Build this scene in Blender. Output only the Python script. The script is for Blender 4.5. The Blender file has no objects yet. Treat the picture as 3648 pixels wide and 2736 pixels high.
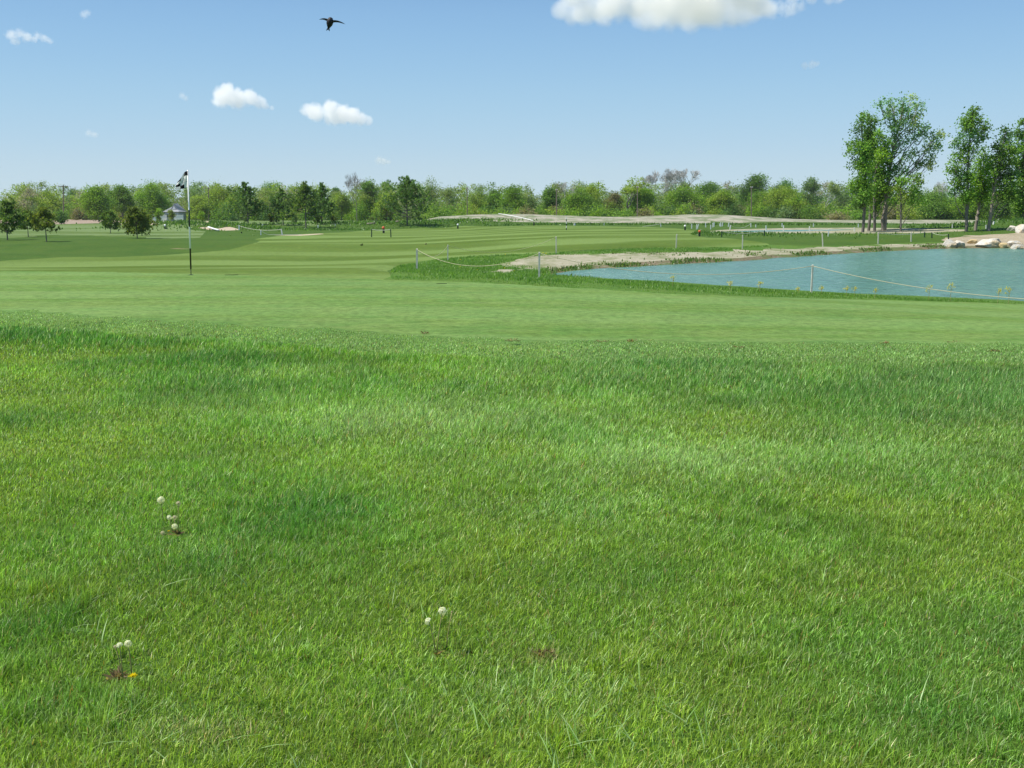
import bpy, math, random
import numpy as np
from mathutils import Vector
from mathutils.geometry import delaunay_2d_cdt

scene = bpy.context.scene
col = scene.collection
PITCH = math.radians(9.61); CP, SP = math.cos(PITCH), math.sin(PITCH)
CAMZ = 1.6; FPX = 3650.0; K = 1.649          # K: overview pixels -> full photo pixels

# ------------------------------------------------------------------ projection helpers
def ray(u, v):
    a = (u-1824)/FPX; b = (v-1368)/FPX
    return a, CP-b*SP, -SP-b*CP
def at(u, v, Y):
    a, b, c = ray(u, v); t = Y/b
    return Vector((a*t, Y, CAMZ+c*t))
def on_plane(u, v, z):
    a, b, c = ray(u, v); t = (z-CAMZ)/c
    return (a*t, b*t)

def sm(a, b, x):
    t = np.clip((x-a)/(b-a), 0, 1); return t*t*(3-2*t)
def vnoise(x, y, s, seed=0):
    x = np.asarray(x, float)/s; y = np.asarray(y, float)/s
    xi = np.floor(x).astype(np.int64); yi = np.floor(y).astype(np.int64)
    fx = x-xi; fy = y-yi; fx = fx*fx*(3-2*fx); fy = fy*fy*(3-2*fy)
    def h(i, j):
        n = (i*374761393 + j*668265263 + seed*974634241) & 0xffffffff
        n = ((n ^ (n >> 13))*1274126177) & 0xffffffff
        return ((n ^ (n >> 16)) & 0xffff)/65535.0
    return (h(xi, yi)*(1-fx)+h(xi+1, yi)*fx)*(1-fy)+(h(xi, yi+1)*(1-fx)+h(xi+1, yi+1)*fx)*fy
def fbm(x, y, s, seed=0, o=3):
    r = 0; a = .5; t = 0
    for i in range(o):
        r = r+a*vnoise(x, y, s/2**i, seed+i); t += a; a *= .55
    return r/t

def densify(pts, step=9.0, closed=True):
    out = []; n = len(pts)
    for i in range(n if closed else n-1):
        p0 = pts[(i-1) % n] if closed or i else pts[i]
        p1, p2 = pts[i], pts[(i+1) % n]
        p3 = pts[(i+2) % n] if closed or i+2 < n else p2
        L = math.hypot(p2[0]-p1[0], p2[1]-p1[1]); k = max(1, int(L/step))
        for j in range(k):
            t = j/k
            q = []
            for a in (0, 1):
                m1 = (p2[a]-p0[a])*.5; m2 = (p3[a]-p1[a])*.5
                c = (2*t**3-3*t*t+1)*p1[a]+(t**3-2*t*t+t)*m1+(-2*t**3+3*t*t)*p2[a]+(t**3-t*t)*m2
                lin = p1[a]*(1-t)+p2[a]*t
                q.append(lin*.5+c*.5)
            out.append(tuple(q))
    if not closed: out.append(tuple(pts[-1]))
    return out
def in_poly(px, py, poly):
    px = np.asarray(px); py = np.asarray(py); r = np.zeros(px.shape, bool)
    P = np.asarray(poly, float); x0, y0 = P[:, 0], P[:, 1]; x1, y1 = np.roll(x0, -1), np.roll(y0, -1)
    for a, b, c, d in zip(x0, y0, x1, y1):
        if b == d: continue
        k = (b > py) != (d > py)
        r ^= k & (px < (c-a)*(py-b)/(d-b)+a)
    return r
def dist_poly(px, py, poly):
    px = np.asarray(px, float); py = np.asarray(py, float); best = np.full(px.shape, 1e9)
    P = np.asarray(poly, float); Q = np.roll(P, -1, 0)
    for (a, b), (c, d) in zip(P, Q):
        l = (c-a)**2+(d-b)**2
        if l < 1e-12: continue
        t = np.clip(((px-a)*(c-a)+(py-b)*(d-b))/l, 0, 1)
        best = np.minimum(best, (px-a-t*(c-a))**2+(py-b-t*(d-b))**2)
    return np.sqrt(best)

# ------------------------------------------------------------------ terrain
WATER = -0.35
pond_px = [(1190,593),(1230,586),(1300,580),(1400,575),(1500,569),(1600,563),(1700,556),(1800,549),(1900,543),(1980,540),(2050,537),(2120,536.5),(2230,536.5),(2420,537),(2900,545),
           (2900,690),(2420,664),(2212,650),(2100,644),(1900,636),(1756,629),(1600,619),(1400,606),(1300,601),(1230,598)]
pond_poly = [on_plane(x*K, y*K, WATER) for x, y in densify(pond_px, 6)]
pond_poly = [(x+.16*(vnoise(x*1.0, y, .8, 3)-.5), y+.9*(vnoise(x, y*1.0, 1.1, 4)-.5)*sm(25, 45, y)+.2*(vnoise(x, y, .5, 9)-.5)) for x, y in pond_poly]
pond_poly = [(float(x), float(y)) for x, y in pond_poly]
far_px = [(1560,500.5),(1640,497.5),(1800,496),(2000,497),(2075,498.5),(2080,500),(1980,501.5),(1800,502),(1650,502)]
FARW = -0.20
far_poly = [on_plane(x*K, y*K, FARW) for x, y in densify(far_px, 8)]

def on_far(p):                                    # is this shoreline point on the far side of the water
    i = pond_poly.index(p); q = pond_poly[(i+1) % len(pond_poly)]; return q[0] > p[0] and p[0] < 60 and i < len(pond_poly)*.72
def zrow(v, Y):                                   # height seen at overview row v at depth Y
    return at(1824, v*K, Y).z
CR = 185.0
crest_x = [(x*K-1824)/FPX*CR for x in (905, 940, 1000, 1060, 1120, 1200, 1280, 1350, 1430, 1500, 1560, 1630, 1700, 1780, 1850, 1950, 2080)]
crest_z = [zrow(v, CR) for v in (474, 468.5, 465, 462.5, 462.5, 465, 468, 469, 466, 463, 464, 468.5, 473, 475, 477, 480, 484)]
def bump(x, y, cx, cy, rx, ry, h):
    return h*np.exp(-((x-cx)/rx)**2-((y-cy)/ry)**2)
def H0(x, y):
    x = np.asarray(x, float); y = np.asarray(y, float)
    z = 0.19*sm(11.5, 18.5, y)*(1-sm(23.5, 33, y))*(1-sm(1, 9, x))
    z = z-0.55*sm(24, 46, y)*(1-sm(-9, 5, x))
    z = z-0.42*sm(55, 190, y)
    near = 1-sm(10, 14, y)
    z = z+near*(.05*(fbm(x+50, y+50, 1.6, 11, 2)-.5)+.05*(vnoise(x, y, 3.5, 5)-.5))
    z = z+.05*(vnoise(x, y, 6, 21)-.5)*sm(22, 28, y)
    z = z+.22*(vnoise(x, y, 23, 31)-.5)*sm(45, 80, y)*(1-sm(-5, 3, x))
    z = z+bump(x, y, -55, 150, 22, 16, .75)+bump(x, y, -36.5, 124, 7.5, 6, .85)+bump(x, y, -43, 122, 6, 6, .35)
    z = z+bump(x, y, -20, 152, 15, 8, .75)+bump(x, y, -9, 160, 9, 8, .6)
    z = z+bump(x, y, 47, 76, 15, 11, 1.35)+bump(x, y, 39, 62, 7, 5, .25)
    z = z+bump(x, y, -20, 60, 14, 5, .28)+bump(x, y, -30, 47, 12, 4, .22)
    cz = np.interp(x, crest_x, crest_z, left=-9, right=-9)
    prof = sm(148, 184, y)*(1-sm(190, 225, y))
    w = prof*sm(-24, -12, x)*(1-sm(82, 95, x))
    z = z*(1-w)+np.maximum(cz, z-.2)*w
    return z
_pp = np.asarray(pond_poly); _fp = np.asarray(far_poly)
def H(x, y):
    x = np.atleast_1d(np.asarray(x, float)); y = np.atleast_1d(np.asarray(y, float))
    z = H0(x, y)
    k = (y > 10) & (y < 95) & (x > -4) & (x < 130)
    if k.any():
        d = dist_poly(x[k], y[k], pond_poly); ins = in_poly(x[k], y[k], pond_poly)
        far = sm(28, 45, y[k])
        t = np.clip(d/8, 0, 1)**.85*(1-far)+(.3*sm(0, .35, d)+.7*sm(.3, 9, d))*far
        z[k] = np.where(ins, WATER, WATER*(1-t)+z[k]*t)
    k = (y > 70) & (y < 160) & (x > 0) & (x < 70)
    if k.any():
        d = dist_poly(x[k], y[k], far_poly); ins = in_poly(x[k], y[k], far_poly)
        t = np.clip(d/7, 0, 1); z[k] = np.where(ins, FARW, FARW*(1-t)+z[k]*t)
    return z
def Hs(x, y): return float(H(x, y)[0])
_Y = 1.5*1.008**np.arange(760)
def hit(u, v):                                    # first ground point on a photo ray
    a, b, c = ray(u, v)
    Y = _Y; X = a*Y/b; Z = CAMZ+c*Y/b
    d = Z-H(X, Y); k = np.where(d < 0)[0]
    if len(k) == 0: i = len(Y)-1
    else: i = k[0]
    if i == 0: return Vector((X[0], Y[0], Z[0]))
    t = d[i-1]/(d[i-1]-d[i]) if d[i-1] != d[i] else 0
    y = Y[i-1]+(Y[i]-Y[i-1])*t
    x = a*y/b
    return Vector((x, y, Hs(x, y)))
def hits(px, step=9, closed=True):
    return [tuple(hit(x*K, y*K)[:2]) for x, y in densify(px, step, closed)]

# ------------------------------------------------------------------ material helpers
class NT:
    def __init__(s, name, world=False):
        s.m = bpy.data.materials.new(name); s.m.use_nodes = True; s.t = s.m.node_tree
        s.t.nodes.clear(); s.out = s.t.nodes.new('ShaderNodeOutputMaterial')
    def n(s, typ, **kw):
        nd = s.t.nodes.new('ShaderNode'+typ)
        for k, v in kw.items():
            if k.startswith('_'): setattr(nd, k[1:], v)
            else:
                key = int(k[1:]) if k[0] == 'i' and k[1:].isdigit() else k.replace('_', ' ')
                s.set(nd, key, v)
        return nd
    def set(s, nd, key, v):
        i = nd.inputs[key]
        if isinstance(v, bpy.types.NodeSocket): s.t.links.new(v, i)
        elif isinstance(v, bpy.types.Node): s.t.links.new(v.outputs[0], i)
        else:
            if isinstance(v, tuple) and len(v) == 3 and i.type == 'RGBA': v = v+(1,)
            i.default_value = v
    def math(s, op, a, b=0.0, clamp=False):
        nd = s.n('Math', _operation=op, i0=a, i1=b); nd.use_clamp = clamp; return nd.outputs[0]
    def mix(s, f, a, b, blend='MIX'):
        nd = s.t.nodes.new('ShaderNodeMix'); nd.data_type = 'RGBA'; nd.blend_type = blend
        s.set(nd, 0, f); s.set(nd, 6, a); s.set(nd, 7, b); return nd.outputs[2]
    def noise(s, scale, detail=3, rough=.55, vec=None, dist=0):
        nd = s.n('TexNoise', Scale=scale, Detail=float(detail), Roughness=rough, Distortion=float(dist))
        s.set(nd, 'Vector', vec if vec is not None else s.pos()); return nd.outputs[0]
    def ramp(s, f, a, b):
        nd = s.n('MapRange', Value=f); nd.interpolation_type = 'SMOOTHSTEP'
        nd.inputs[1].default_value = a; nd.inputs[2].default_value = b; return nd.outputs[0]
    def pos(s):
        if not hasattr(s, '_p'): s._p = s.n('NewGeometry').outputs['Position']
        return s._p
    def scaled(s, sx, sy, sz, rot=0.0, vec=None):
        nd = s.n('Mapping'); s.set(nd, 'Vector', vec if vec is not None else s.pos())
        nd.inputs['Scale'].default_value = (sx, sy, sz); nd.inputs['Rotation'].default_value = (0, 0, rot); return nd.outputs[0]
    def bump(s, h, strength=.5, dist=.02):
        return s.n('Bump', Height=h, Strength=strength, Distance=dist).outputs[0]
    def bsdf(s, color, rough=.8, spec=.3, normal=None, **kw):
        nd = s.n('BsdfPrincipled', Base_Color=color, Roughness=rough)
        nd.inputs['Specular IOR Level'].default_value = spec
        if normal is not None: s.set(nd, 'Normal', normal)
        for k, v in kw.items(): s.set(nd, k.replace('_', ' '), v)
        return nd.outputs[0]
    def done(s, sh, vol=None):
        if sh is not None: s.t.links.new(sh, s.out.inputs[0])
        if vol is not None: s.t.links.new(vol, s.out.inputs[1])
        return s.m

def foliage_mat(name, rough=.5, spec=.3, trans=.35, gain=1.0):
    n = NT(name)
    c = n.n('Attribute', _attribute_name='tint').outputs[0]
    b = n.bsdf(c, rough, spec)
    tc = n.mix(1.0, c, (1.25, 1.35, .6), 'MULTIPLY')
    t = n.n('BsdfTranslucent', Color=tc).outputs[0]
    return n.done(n.n('MixShader', i0=trans, i1=b, i2=t).outputs[0])
def plain(name, color, rough=.6, spec=.3, var=.15, scale=20.0, bump=0.0, metal=0.0):
    n = NT(name)
    v = n.n('TexCoord').outputs['Object']
    f = n.noise(scale, 4, .6, v)
    c = n.mix(f, tuple(x*(1-var) for x in color), tuple(min(1, x*(1+var)) for x in color))
    nm = n.bump(f, bump, .02) if bump else None
    return n.done(n.bsdf(c, rough, spec, nm, Metallic=metal))

def turf_mat(name, dark, light, warm, fine=.5, stripes=None, speck=1.0, bumps=.35, straw=0.0, streak=0.0):
    n = NT(name)
    big = n.ramp(n.noise(.16, 3, .6), .35, .68)
    mid = n.ramp(n.noise(1.3, 4, .6), .35, .68)
    c = n.mix(big, dark, light); c = n.mix(n.math('MULTIPLY', mid, .45), c, warm)
    if stripes:
        per, ang, amt, dst = stripes
        v = n.scaled(1, 1, 1, ang)
        sep = n.n('SeparateXYZ', Vector=v)
        w = n.noise(.035, 2, .5)
        yy = n.math('ADD', sep.outputs[1], n.math('MULTIPLY', w, dst))
        s = n.math('SINE', n.math('MULTIPLY', yy, 2*math.pi/per))
        s = n.ramp(s, -.55, .55)
        brk = n.ramp(n.noise(.05, 2, .5, n.scaled(1, .6, 1)), .25, .55)
        s = n.math('ADD', n.math('MULTIPLY', n.math('SUBTRACT', s, .5), brk), .5)
        c = n.mix(n.math('MULTIPLY', s, amt), c, tuple(min(1, x*y) for x, y in zip(light, (1.85, 1.62, 2.9))))
    if streak:
        s1 = n.ramp(n.noise(1.0, 5, .7, n.scaled(.35, 2.6, 1, .05)), .38, .64)
        c = n.mix(n.math('MULTIPLY', s1, streak), c, (.165, .235, .072))
    f1 = n.noise(38*speck, 3, .75); f2 = n.noise(7*speck, 4, .7); f3 = n.noise(150*speck, 2, .7)
    f = n.math('ADD', n.math('ADD', n.math('MULTIPLY', f1, .33), n.math('MULTIPLY', f2, .52)), n.math('MULTIPLY', f3, .15))
    k = n.n('MapRange', Value=f); k.inputs[1].default_value = .34; k.inputs[2].default_value = .66
    k.inputs[3].default_value = 1-fine; k.inputs[4].default_value = 1+fine
    cc = n.n('VectorMath', _operation='SCALE', i0=c, Scale=k.outputs[0]).outputs[0]
    if straw:
        st = n.ramp(n.noise(11*speck, 5, .8), .60, .70)
        cc = n.mix(n.math('MULTIPLY', st, straw), cc, (.26, .23, .11))
    return n.done(n.bsdf(cc, .85, .05, n.bump(f, bumps, .03)))
def soil_mat(name, a, b, weed=.4, weedc=(.07, .12, .03), scale=1.0, peb=.5, thr=(.52, .62)):
    n = NT(name)
    f = n.noise(.5*scale, 5, .65); g = n.noise(9*scale, 5, .75); p = n.n('TexVoronoi', Scale=14.0*scale); n.set(p, 'Vector', n.pos())
    c = n.mix(n.ramp(f, .3, .7), a, b)
    c = n.mix(n.math('MULTIPLY', n.ramp(g, .35, .7), .7), c, tuple(x*.62 for x in a))
    c = n.mix(n.math('MULTIPLY', n.ramp(p.outputs[1], .6, 1.0), peb), c, (.52, .49, .42))
    w = n.ramp(n.noise(1.1*scale, 6, .75, n.scaled(.8, .45, 1)), *thr)
    c = n.mix(n.math('MULTIPLY', w, weed), c, weedc)
    return n.done(n.bsdf(c, .9, .15, n.bump(n.math('ADD', g, p.outputs[0]), .5, .03)))

M = {}
M['rough'] = turf_mat('rough_turf', (.046, .098, .015), (.062, .118, .019), (.085, .12, .022), .38, speck=1.2)
M['bankturf'] = turf_mat('bank_turf', (.062, .135, .020), (.085, .165, .028), (.12, .165, .035), .42, speck=.9)
M['fringe'] = turf_mat('fringe_turf', (.088, .172, .040), (.110, .200, .050), (.138, .200, .048), .42, speck=1.3)
M['green'] = turf_mat('green_turf', (.082, .165, .032), (.108, .198, .040), (.14, .195, .040), .42, stripes=(2.6, .04, .30, 9.0), speck=1.2, bumps=.18, streak=.5)
M['fairway'] = turf_mat('fairway_turf', (.070, .122, .016), (.088, .146, .022), (.110, .140, .023), .30, stripes=(11.0, -.30, .8, 34.0), speck=.6, bumps=.2)
M['meadow'] = turf_mat('meadow_turf', (.080, .135, .030), (.105, .160, .040), (.115, .152, .036), .26, stripes=(17.0, .12, .5, 25.0), speck=.4, bumps=.2)
M['gravel'] = soil_mat('pale_gravel', (.41, .375, .26), (.26, .25, .15), .8, (.15, .175, .065), .8, .5, (.47, .60))
M['dirt'] = soil_mat('tan_dirt', (.40, .335, .225), (.34, .28, .18), .3, (.12, .12, .05), .8)
M['mound'] = soil_mat('mound_gravel', (.42, .385, .30), (.33, .30, .22), .85, (.13, .17, .07), .35, .35, (.43, .57))
M['stubble'] = soil_mat('stubble_soil', (.36, .27, .20), (.29, .21, .15), .15, (.16, .14, .07), .35, .6)
M['sand'] = soil_mat('bunker_sand', (.52, .42, .30), (.48, .38, .26), .08, (.2, .2, .1), .6, .2)
M['bare'] = soil_mat('bare_turf_soil', (.22, .185, .085), (.16, .16, .06), .6, (.08, .13, .025), .8, .2, (.42, .58))
M['bank_edge'] = soil_mat('wet_bank', (.19, .15, .085), (.14, .11, .06), .85, (.09, .13, .035), 1.0, .35, (.42, .56))

def water_mat():
    n = NT('pond_water')
    v1 = n.scaled(.42, 1.15, 1, .12); v2 = n.scaled(1.3, 3.6, 1, -.18)
    a = n.noise(1.5, 3, .6, v1); b = n.noise(1.6, 3, .65, v2)
    h = n.math('ADD', a, n.math('MULTIPLY', b, .42))
    big = n.ramp(n.noise(.09, 2, .5), .3, .7)
    c = n.mix(big, (.092, .212, .165), (.122, .25, .19))
    return n.done(n.bsdf(c, .22, .45, n.bump(h, .95, .60), IOR=1.33))
M['water'] = water_mat()
M['leaf'] = foliage_mat('foliage', .55, .2, .45)
M['needle'] = foliage_mat('needle_foliage', .5, .3, .4)
M['blade'] = foliage_mat('grass_blades', .42, .4, .42)
M['bark'] = plain('grey_bark', (.165, .15, .13), .9, .15, .45, 6.0, .6)
M['twig_bark'] = plain('whitish_twig_bark', (.43, .425, .40), .9, .15, .2, 3.0)
M['pale_bark'] = plain('pale_bark', (.25, .215, .175), .9, .15, .4, 5.0, .5)
M['wood'] = plain('weathered_stake_wood', (.68, .63, .54), .8, .2, .22, 14.0, .3)
M['white'] = plain('white_paint', (.80, .80, .77), .55, .3, .1, 10.0)
M['dkgreen'] = plain('dark_green_paint', (.018, .05, .03), .5, .4, .2, 10.0)
M['black'] = plain('black_paint', (.012, .014, .014), .5, .4, .2, 10.0)
M['orange'] = plain('orange_cap', (.62, .12, .05), .5, .3, .1, 10.0)
M['rope'] = plain('yellow_rope', (.50, .46, .30), .8, .2, .2, 40.0)
M['pale_rope'] = plain('pale_rope', (.62, .62, .52), .8, .2, .2, 40.0)
M['pole_wood'] = plain('utility_pole_wood', (.20, .165, .13), .9, .1, .25, 3.0)
M['wire'] = plain('wire', (.25, .25, .25), .6, .3, .1, 3.0)

# ------------------------------------------------------------------ mesh helpers
def mesh_np(name, V, F4=None, F3=None, tint=None, smooth=False):
    me = bpy.data.meshes.new(name); V = np.ascontiguousarray(V, np.float32)
    me.vertices.add(len(V)); me.vertices.foreach_set('co', V.ravel())
    loops = []; starts = []; o = 0
    if F4 is not None and len(F4):
        loops.append(np.asarray(F4, np.int32).ravel()); starts.append(o+4*np.arange(len(F4))); o += 4*len(F4)
    if F3 is not None and len(F3):
        loops.append(np.asarray(F3, np.int32).ravel()); starts.append(o+3*np.arange(len(F3))); o += 3*len(F3)
    L = np.concatenate(loops).astype(np.int32); S = np.concatenate(starts).astype(np.int32)
    me.loops.add(len(L)); me.loops.foreach_set('vertex_index', L)
    me.polygons.add(len(S)); me.polygons.foreach_set('loop_start', S)
    me.update(calc_edges=True)
    if tint is not None:
        at_ = me.attributes.new('tint', 'FLOAT_COLOR', 'POINT')
        C = np.ones((len(V), 4), np.float32); C[:, :3] = tint; at_.data.foreach_set('color', C.ravel())
    if smooth: me.polygons.foreach_set('use_smooth', np.ones(len(S), bool))
    return me
class MB:
    def __init__(s): s.v = []; s.f = []
    def tube(s, pts, rad, n=6, cap=True):
        pts = [Vector(p) for p in pts]
        if not hasattr(rad, '__len__'): rad = [rad]*len(pts)
        b = len(s.v); ref = None
        for i, p in enumerate(pts):
            d = (pts[min(i+1, len(pts)-1)]-pts[max(i-1, 0)])
            d = d.normalized() if d.length > 1e-9 else Vector((0, 0, 1))
            if ref is None: ref = Vector((1, 0, 0)) if abs(d.x) < .9 else Vector((0, 1, 0))
            e1 = (ref-d*ref.dot(d)); e1 = e1.normalized() if e1.length > 1e-6 else d.orthogonal().normalized()
            e2 = d.cross(e1); ref = e1
            for k in range(n):
                a = 2*math.pi*k/n+math.pi/4
                s.v.append(tuple(p+(e1*math.cos(a)+e2*math.sin(a))*rad[i]))
            if i:
                for k in range(n):
                    k2 = (k+1) % n; q = b+(i-1)*n
                    s.f.append((q+k, q+k2, q+n+k2, q+n+k))
        if cap:
            s.f.append(tuple(b+k for k in range(n))[::-1]); e = b+(len(pts)-1)*n
            s.f.append(tuple(e+k for k in range(n)))
        return s
    def box(s, c, d, rz=0.0, taper=1.0):
        b = len(s.v); cx, cy, cz = c; hx, hy, hz = d[0]/2, d[1]/2, d[2]/2; co, si = math.cos(rz), math.sin(rz)
        for z, t in ((-hz, 1), (hz, taper)):
            for x, y in ((-hx, -hy), (hx, -hy), (hx, hy), (-hx, hy)):
                s.v.append((cx+(x*co-y*si)*t, cy+(x*si+y*co)*t, cz+z))
        for q in ((3, 2, 1, 0), (4, 5, 6, 7), (0, 1, 5, 4), (1, 2, 6, 5), (2, 3, 7, 6), (3, 0, 4, 7)):
            s.f.append(tuple(b+k for k in q))
        return s
    def poly(s, pts):
        b = len(s.v); s.v += [tuple(p) for p in pts]; s.f.append(tuple(range(b, b+len(pts)))); return s
    def ball(s, c, r, n=8, m=5, sq=(1, 1, 1)):
        b = len(s.v); c = Vector(c)
        for i in range(m+1):
            th = math.pi*i/m
            for k in range(n):
                a = 2*math.pi*k/n
                s.v.append(tuple(c+Vector((math.sin(th)*math.cos(a)*sq[0], math.sin(th)*math.sin(a)*sq[1], math.cos(th)*sq[2]))*r))
        for i in range(m):
            for k in range(n):
                k2 = (k+1) % n; s.f.append((b+i*n+k, b+i*n+n+k, b+i*n+n+k2, b+i*n+k2))
        return s
    def mesh(s, name, smooth=False):
        me = bpy.data.meshes.new(name); me.from_pydata(s.v, [], s.f); me.validate(); me.update()
        if smooth:
            for p in me.polygons: p.use_smooth = True
        return me
    def build(s, name, mt, parent=None, smooth=False, loc=None):
        return link(name, s.mesh(name, smooth), mt, parent, loc)
def link(name, me, mt=None, parent=None, loc=None):
    if mt is not None and not me.materials: me.materials.append(mt)
    o = bpy.data.objects.new(name, me); col.objects.link(o)
    if parent is not None: o.parent = parent
    if loc is not None: o.location = loc
    return o
def tag(o, label=None, cat=None, group=None, kind=None):
    if label: o['label'] = label
    if cat: o['category'] = cat
    if group: o['group'] = group
    if kind: o['kind'] = kind
    return o
def empty(name, loc, label, cat, group=None, rz=0.0, sc=1.0):
    o = bpy.data.objects.new(name, None); col.objects.link(o); o.empty_display_size = .2
    o.location = loc; o.rotation_euler = (0, 0, rz); o.scale = (sc,)*3 if not hasattr(sc, '__len__') else sc
    return tag(o, label, cat, group)
def structure(o, label):
    return tag(o, label, None, None, 'structure')

# ------------------------------------------------------------------ ground, cut into its surfaces
green_px = [(-420,590),(-60,585.5),(0,585),(200,587),(420,592),(620,598),(800,603),(1000,608.5),(1200,620),(1350,628),(1500,637),(1650,641.5),(1800,646),(2000,650.5),(2212,657),(2400,664),(2700,678),
            (2700,748),(2400,744),(2212,741),(1900,739),(1500,737),(1300,736),(1100,732),(900,724),(728,711),(600,704),(461,697),(263,686),(120,674),(0,667),(-120,659),(-420,640)]
fair_px = [(-420,600),(-300,566),(0,562),(200,557),(400,548),(500,538),(560,518),(600,510),(680,504),(760,500),(840,496),(1000,490.5),(1200,487.5),(1400,490),(1475,494),(1525,500),(1497,506),(1512,512.5),(1600,516),(1650,524),(1662,528.5),(1600,532.5),
           (1450,536),(1300,541),(1100,551),(1000,556),(935,562),(880,572),(848,585),(835,605),(835,640),(200,640),(-420,640)]
meadow_px = [(-420,524),(0,514),(130,507),(250,512),(420,514),(425,500),(440,489),(530,487),(650,486.5),(850,481),(855,474.5),(420,473),(330,473),(200,484),(-420,492)]
gravel_px = [(1080,572),(1130,557),(1180,552),(1300,548.5),(1420,545),(1500,546),(1600,541),(1800,534),(1950,528),(2035,524),(2060,532),(2050,545),(1900,560),(1600,570),(1400,581),(1240,590),(1185,588),(1170,580),(1130,577)]
gravel2_px = [(1045,587),(1100,582),(1180,578),(1190,582),(1130,587),(1080,590)]
dirt_px = [(2030,520),(2060,511),(2110,508),(2150,505),(2190,503),(2240,500),(2420,497),(2420,548),(2200,548),(2050,548),(2045,530)]
fargravel_px = [(1525,500),(1570,496),(1640,494),(1720,492.5),(1850,492),(2000,493.5),(2065,495.5),(2090,496.5),(2075,500),(1950,504),(1700,504),(1600,502.5)]
stubble_w = [(-150, 188), (-95, 190), (-60, 188), (-24, 186), (-20, 200), (-20, 330), (-160, 330)]
mound_w = [(-19, 164), (-8, 158), (8, 157), (25, 156), (45, 157), (62, 160), (80, 163), (90, 172), (92, 230), (-19, 230)]
sand_px = [[(245,484.5),(275,482),(310,481.5),(345,483),(340,485.5),(290,486.5)],
           [(338,478.8),(365,477.5),(380,479.5),(360,480.5)], [(400,479.5),(425,477.6),(470,478.4),(455,480.4)],
           [(428,492),(450,490.5),(470,494),(492,490),(505,492),(518,496.5),(488,498),(455,496.5)],
           [(590,508),(640,507.3),(690,504.6),(700,505.6),(650,509)]]
fringe_px = [(-420,630),(-120,640),(0,650),(120,660),(263,672),(461,684),(728,698),(1100,720),(1500,726),(2212,730),(2700,737),(2700,800),(2212,792),(1700,793),(1200,790),(800,775),(680,762),(340,738),(0,712),(-420,690)]
bankr_px = [(836,606),(850,579),(880,571),(935,561.5),(1000,556),(1100,551),(1300,541),(1450,536),(1600,533),(1660,529),(1800,531),(2030,523),(2060,540),(2212,560),(2700,600),(2700,690),(2212,662),(1800,650),(1500,641),(1200,624),(1000,612)]
bare_px = [[(366,537.3),(385,535.9),(408,536.8),(414,537.6),(395,538.6)], [(897,588),(915,587),(923,588.6),(908,589.8)]]
def jag(poly, a, s, seed):
    return [(x+a*(float(vnoise(x, y, s, seed))-.5), y+a*1.5*(float(vnoise(x, y, s, seed+7))-.5)) for x, y in poly]
Z = [('putting_green', hits(green_px), 'green'), ('pond', pond_poly, 'water'), ('far_pond', far_poly, 'water')]
_ch = [p for p in pond_poly if p[1] > 27.5 and p[0] < 26]; _ch = [p for i, p in enumerate(_ch) if i == 0 or p[0] > _ch[0][0]-5]
_far = sorted([p for p in pond_poly if p[1] > 26 and on_far(p)], key=lambda p: p[0])
wet_poly = _far+[(x-.1, y+.25+1.0*float(vnoise(x, y, 1.5, 88))) for x, y in reversed(_far)]
Z += [('wet_shore', wet_poly, 'bank_edge'), ('gravel_shore', hits(gravel_px, 6), 'gravel'), ('gravel_patch', hits(gravel2_px, 6), 'gravel'), ('dirt_slope', hits(dirt_px, 6), 'dirt'), ('far_gravel', hits(fargravel_px, 6), 'gravel')]
Z += [('sand_bunker', hits(p, 4), 'sand') for p in sand_px] + [('bare_ground', hits(p, 4), 'bare') for p in bare_px]
Z += [('bank', jag(hits(bankr_px), .3, .5, 53), 'bankturf'), ('fringe', jag(hits(fringe_px), .35, .4, 51), 'fringe'), ('fairway', hits(fair_px), 'fairway'), ('meadow', hits(meadow_px), 'meadow'), ('stubble_field', densify(stubble_w, 6), 'stubble'), ('gravel_mound', densify(mound_w, 5), 'mound')]

for i, (nm, pl, mt) in enumerate(Z):
    if nm in ('gravel_shore', 'gravel_patch', 'dirt_slope'): Z[i] = (nm, jag(pl, .9, .7, 40+i), mt)
    elif nm == 'gravel_mound': Z[i] = (nm, jag(pl, 9, 6, 44), mt)
    elif nm == 'putting_green': Z[i] = (nm, jag(pl, .16, .3, 47), mt)
    elif nm == 'fairway': Z[i] = (nm, [(x+(.2+.022*y)*(float(vnoise(x, y, .5+.02*y, 46))-.5), y+(.2+.05*y)*(float(vnoise(x, y, .5+.02*y, 48))-.5)) for x, y in pl], mt)
    elif nm == 'meadow': Z[i] = (nm, jag(pl, 3.5, 2.2, 49), mt)

pts = []; edges = []
rs = [0.6]
while rs[-1] < 4500: rs.append(rs[-1]*1.042)
angs = np.radians(np.concatenate([np.arange(-180, -48, 8.), np.linspace(-42, 42, 105), np.arange(48, 180, 8.)]))
for r in rs:
    for i, a in enumerate(angs):
        if abs(a) > .75 and rs.index(r) % 3: continue
        pts.append((r*math.sin(a), r*math.cos(a)))
for nm, pl, mt in Z:
    b = len(pts); pts += [(float(x), float(y)) for x, y in pl]; n_ = len(pl)
    edges += [(b+i, b+(i+1) % n_) for i in range(n_)]
cv, ce, cf, _, _, _ = delaunay_2d_cdt([Vector(p) for p in pts], edges, [], 0, 1e-5)
CV = np.array([tuple(v) for v in cv]); CF = np.array(cf, np.int64)
cen = CV[CF].mean(1); zone = np.full(len(CF), -1)
for i, (nm, pl, mt) in reversed(list(enumerate(Z))):
    zone[in_poly(cen[:, 0], cen[:, 1], pl)] = i
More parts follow.
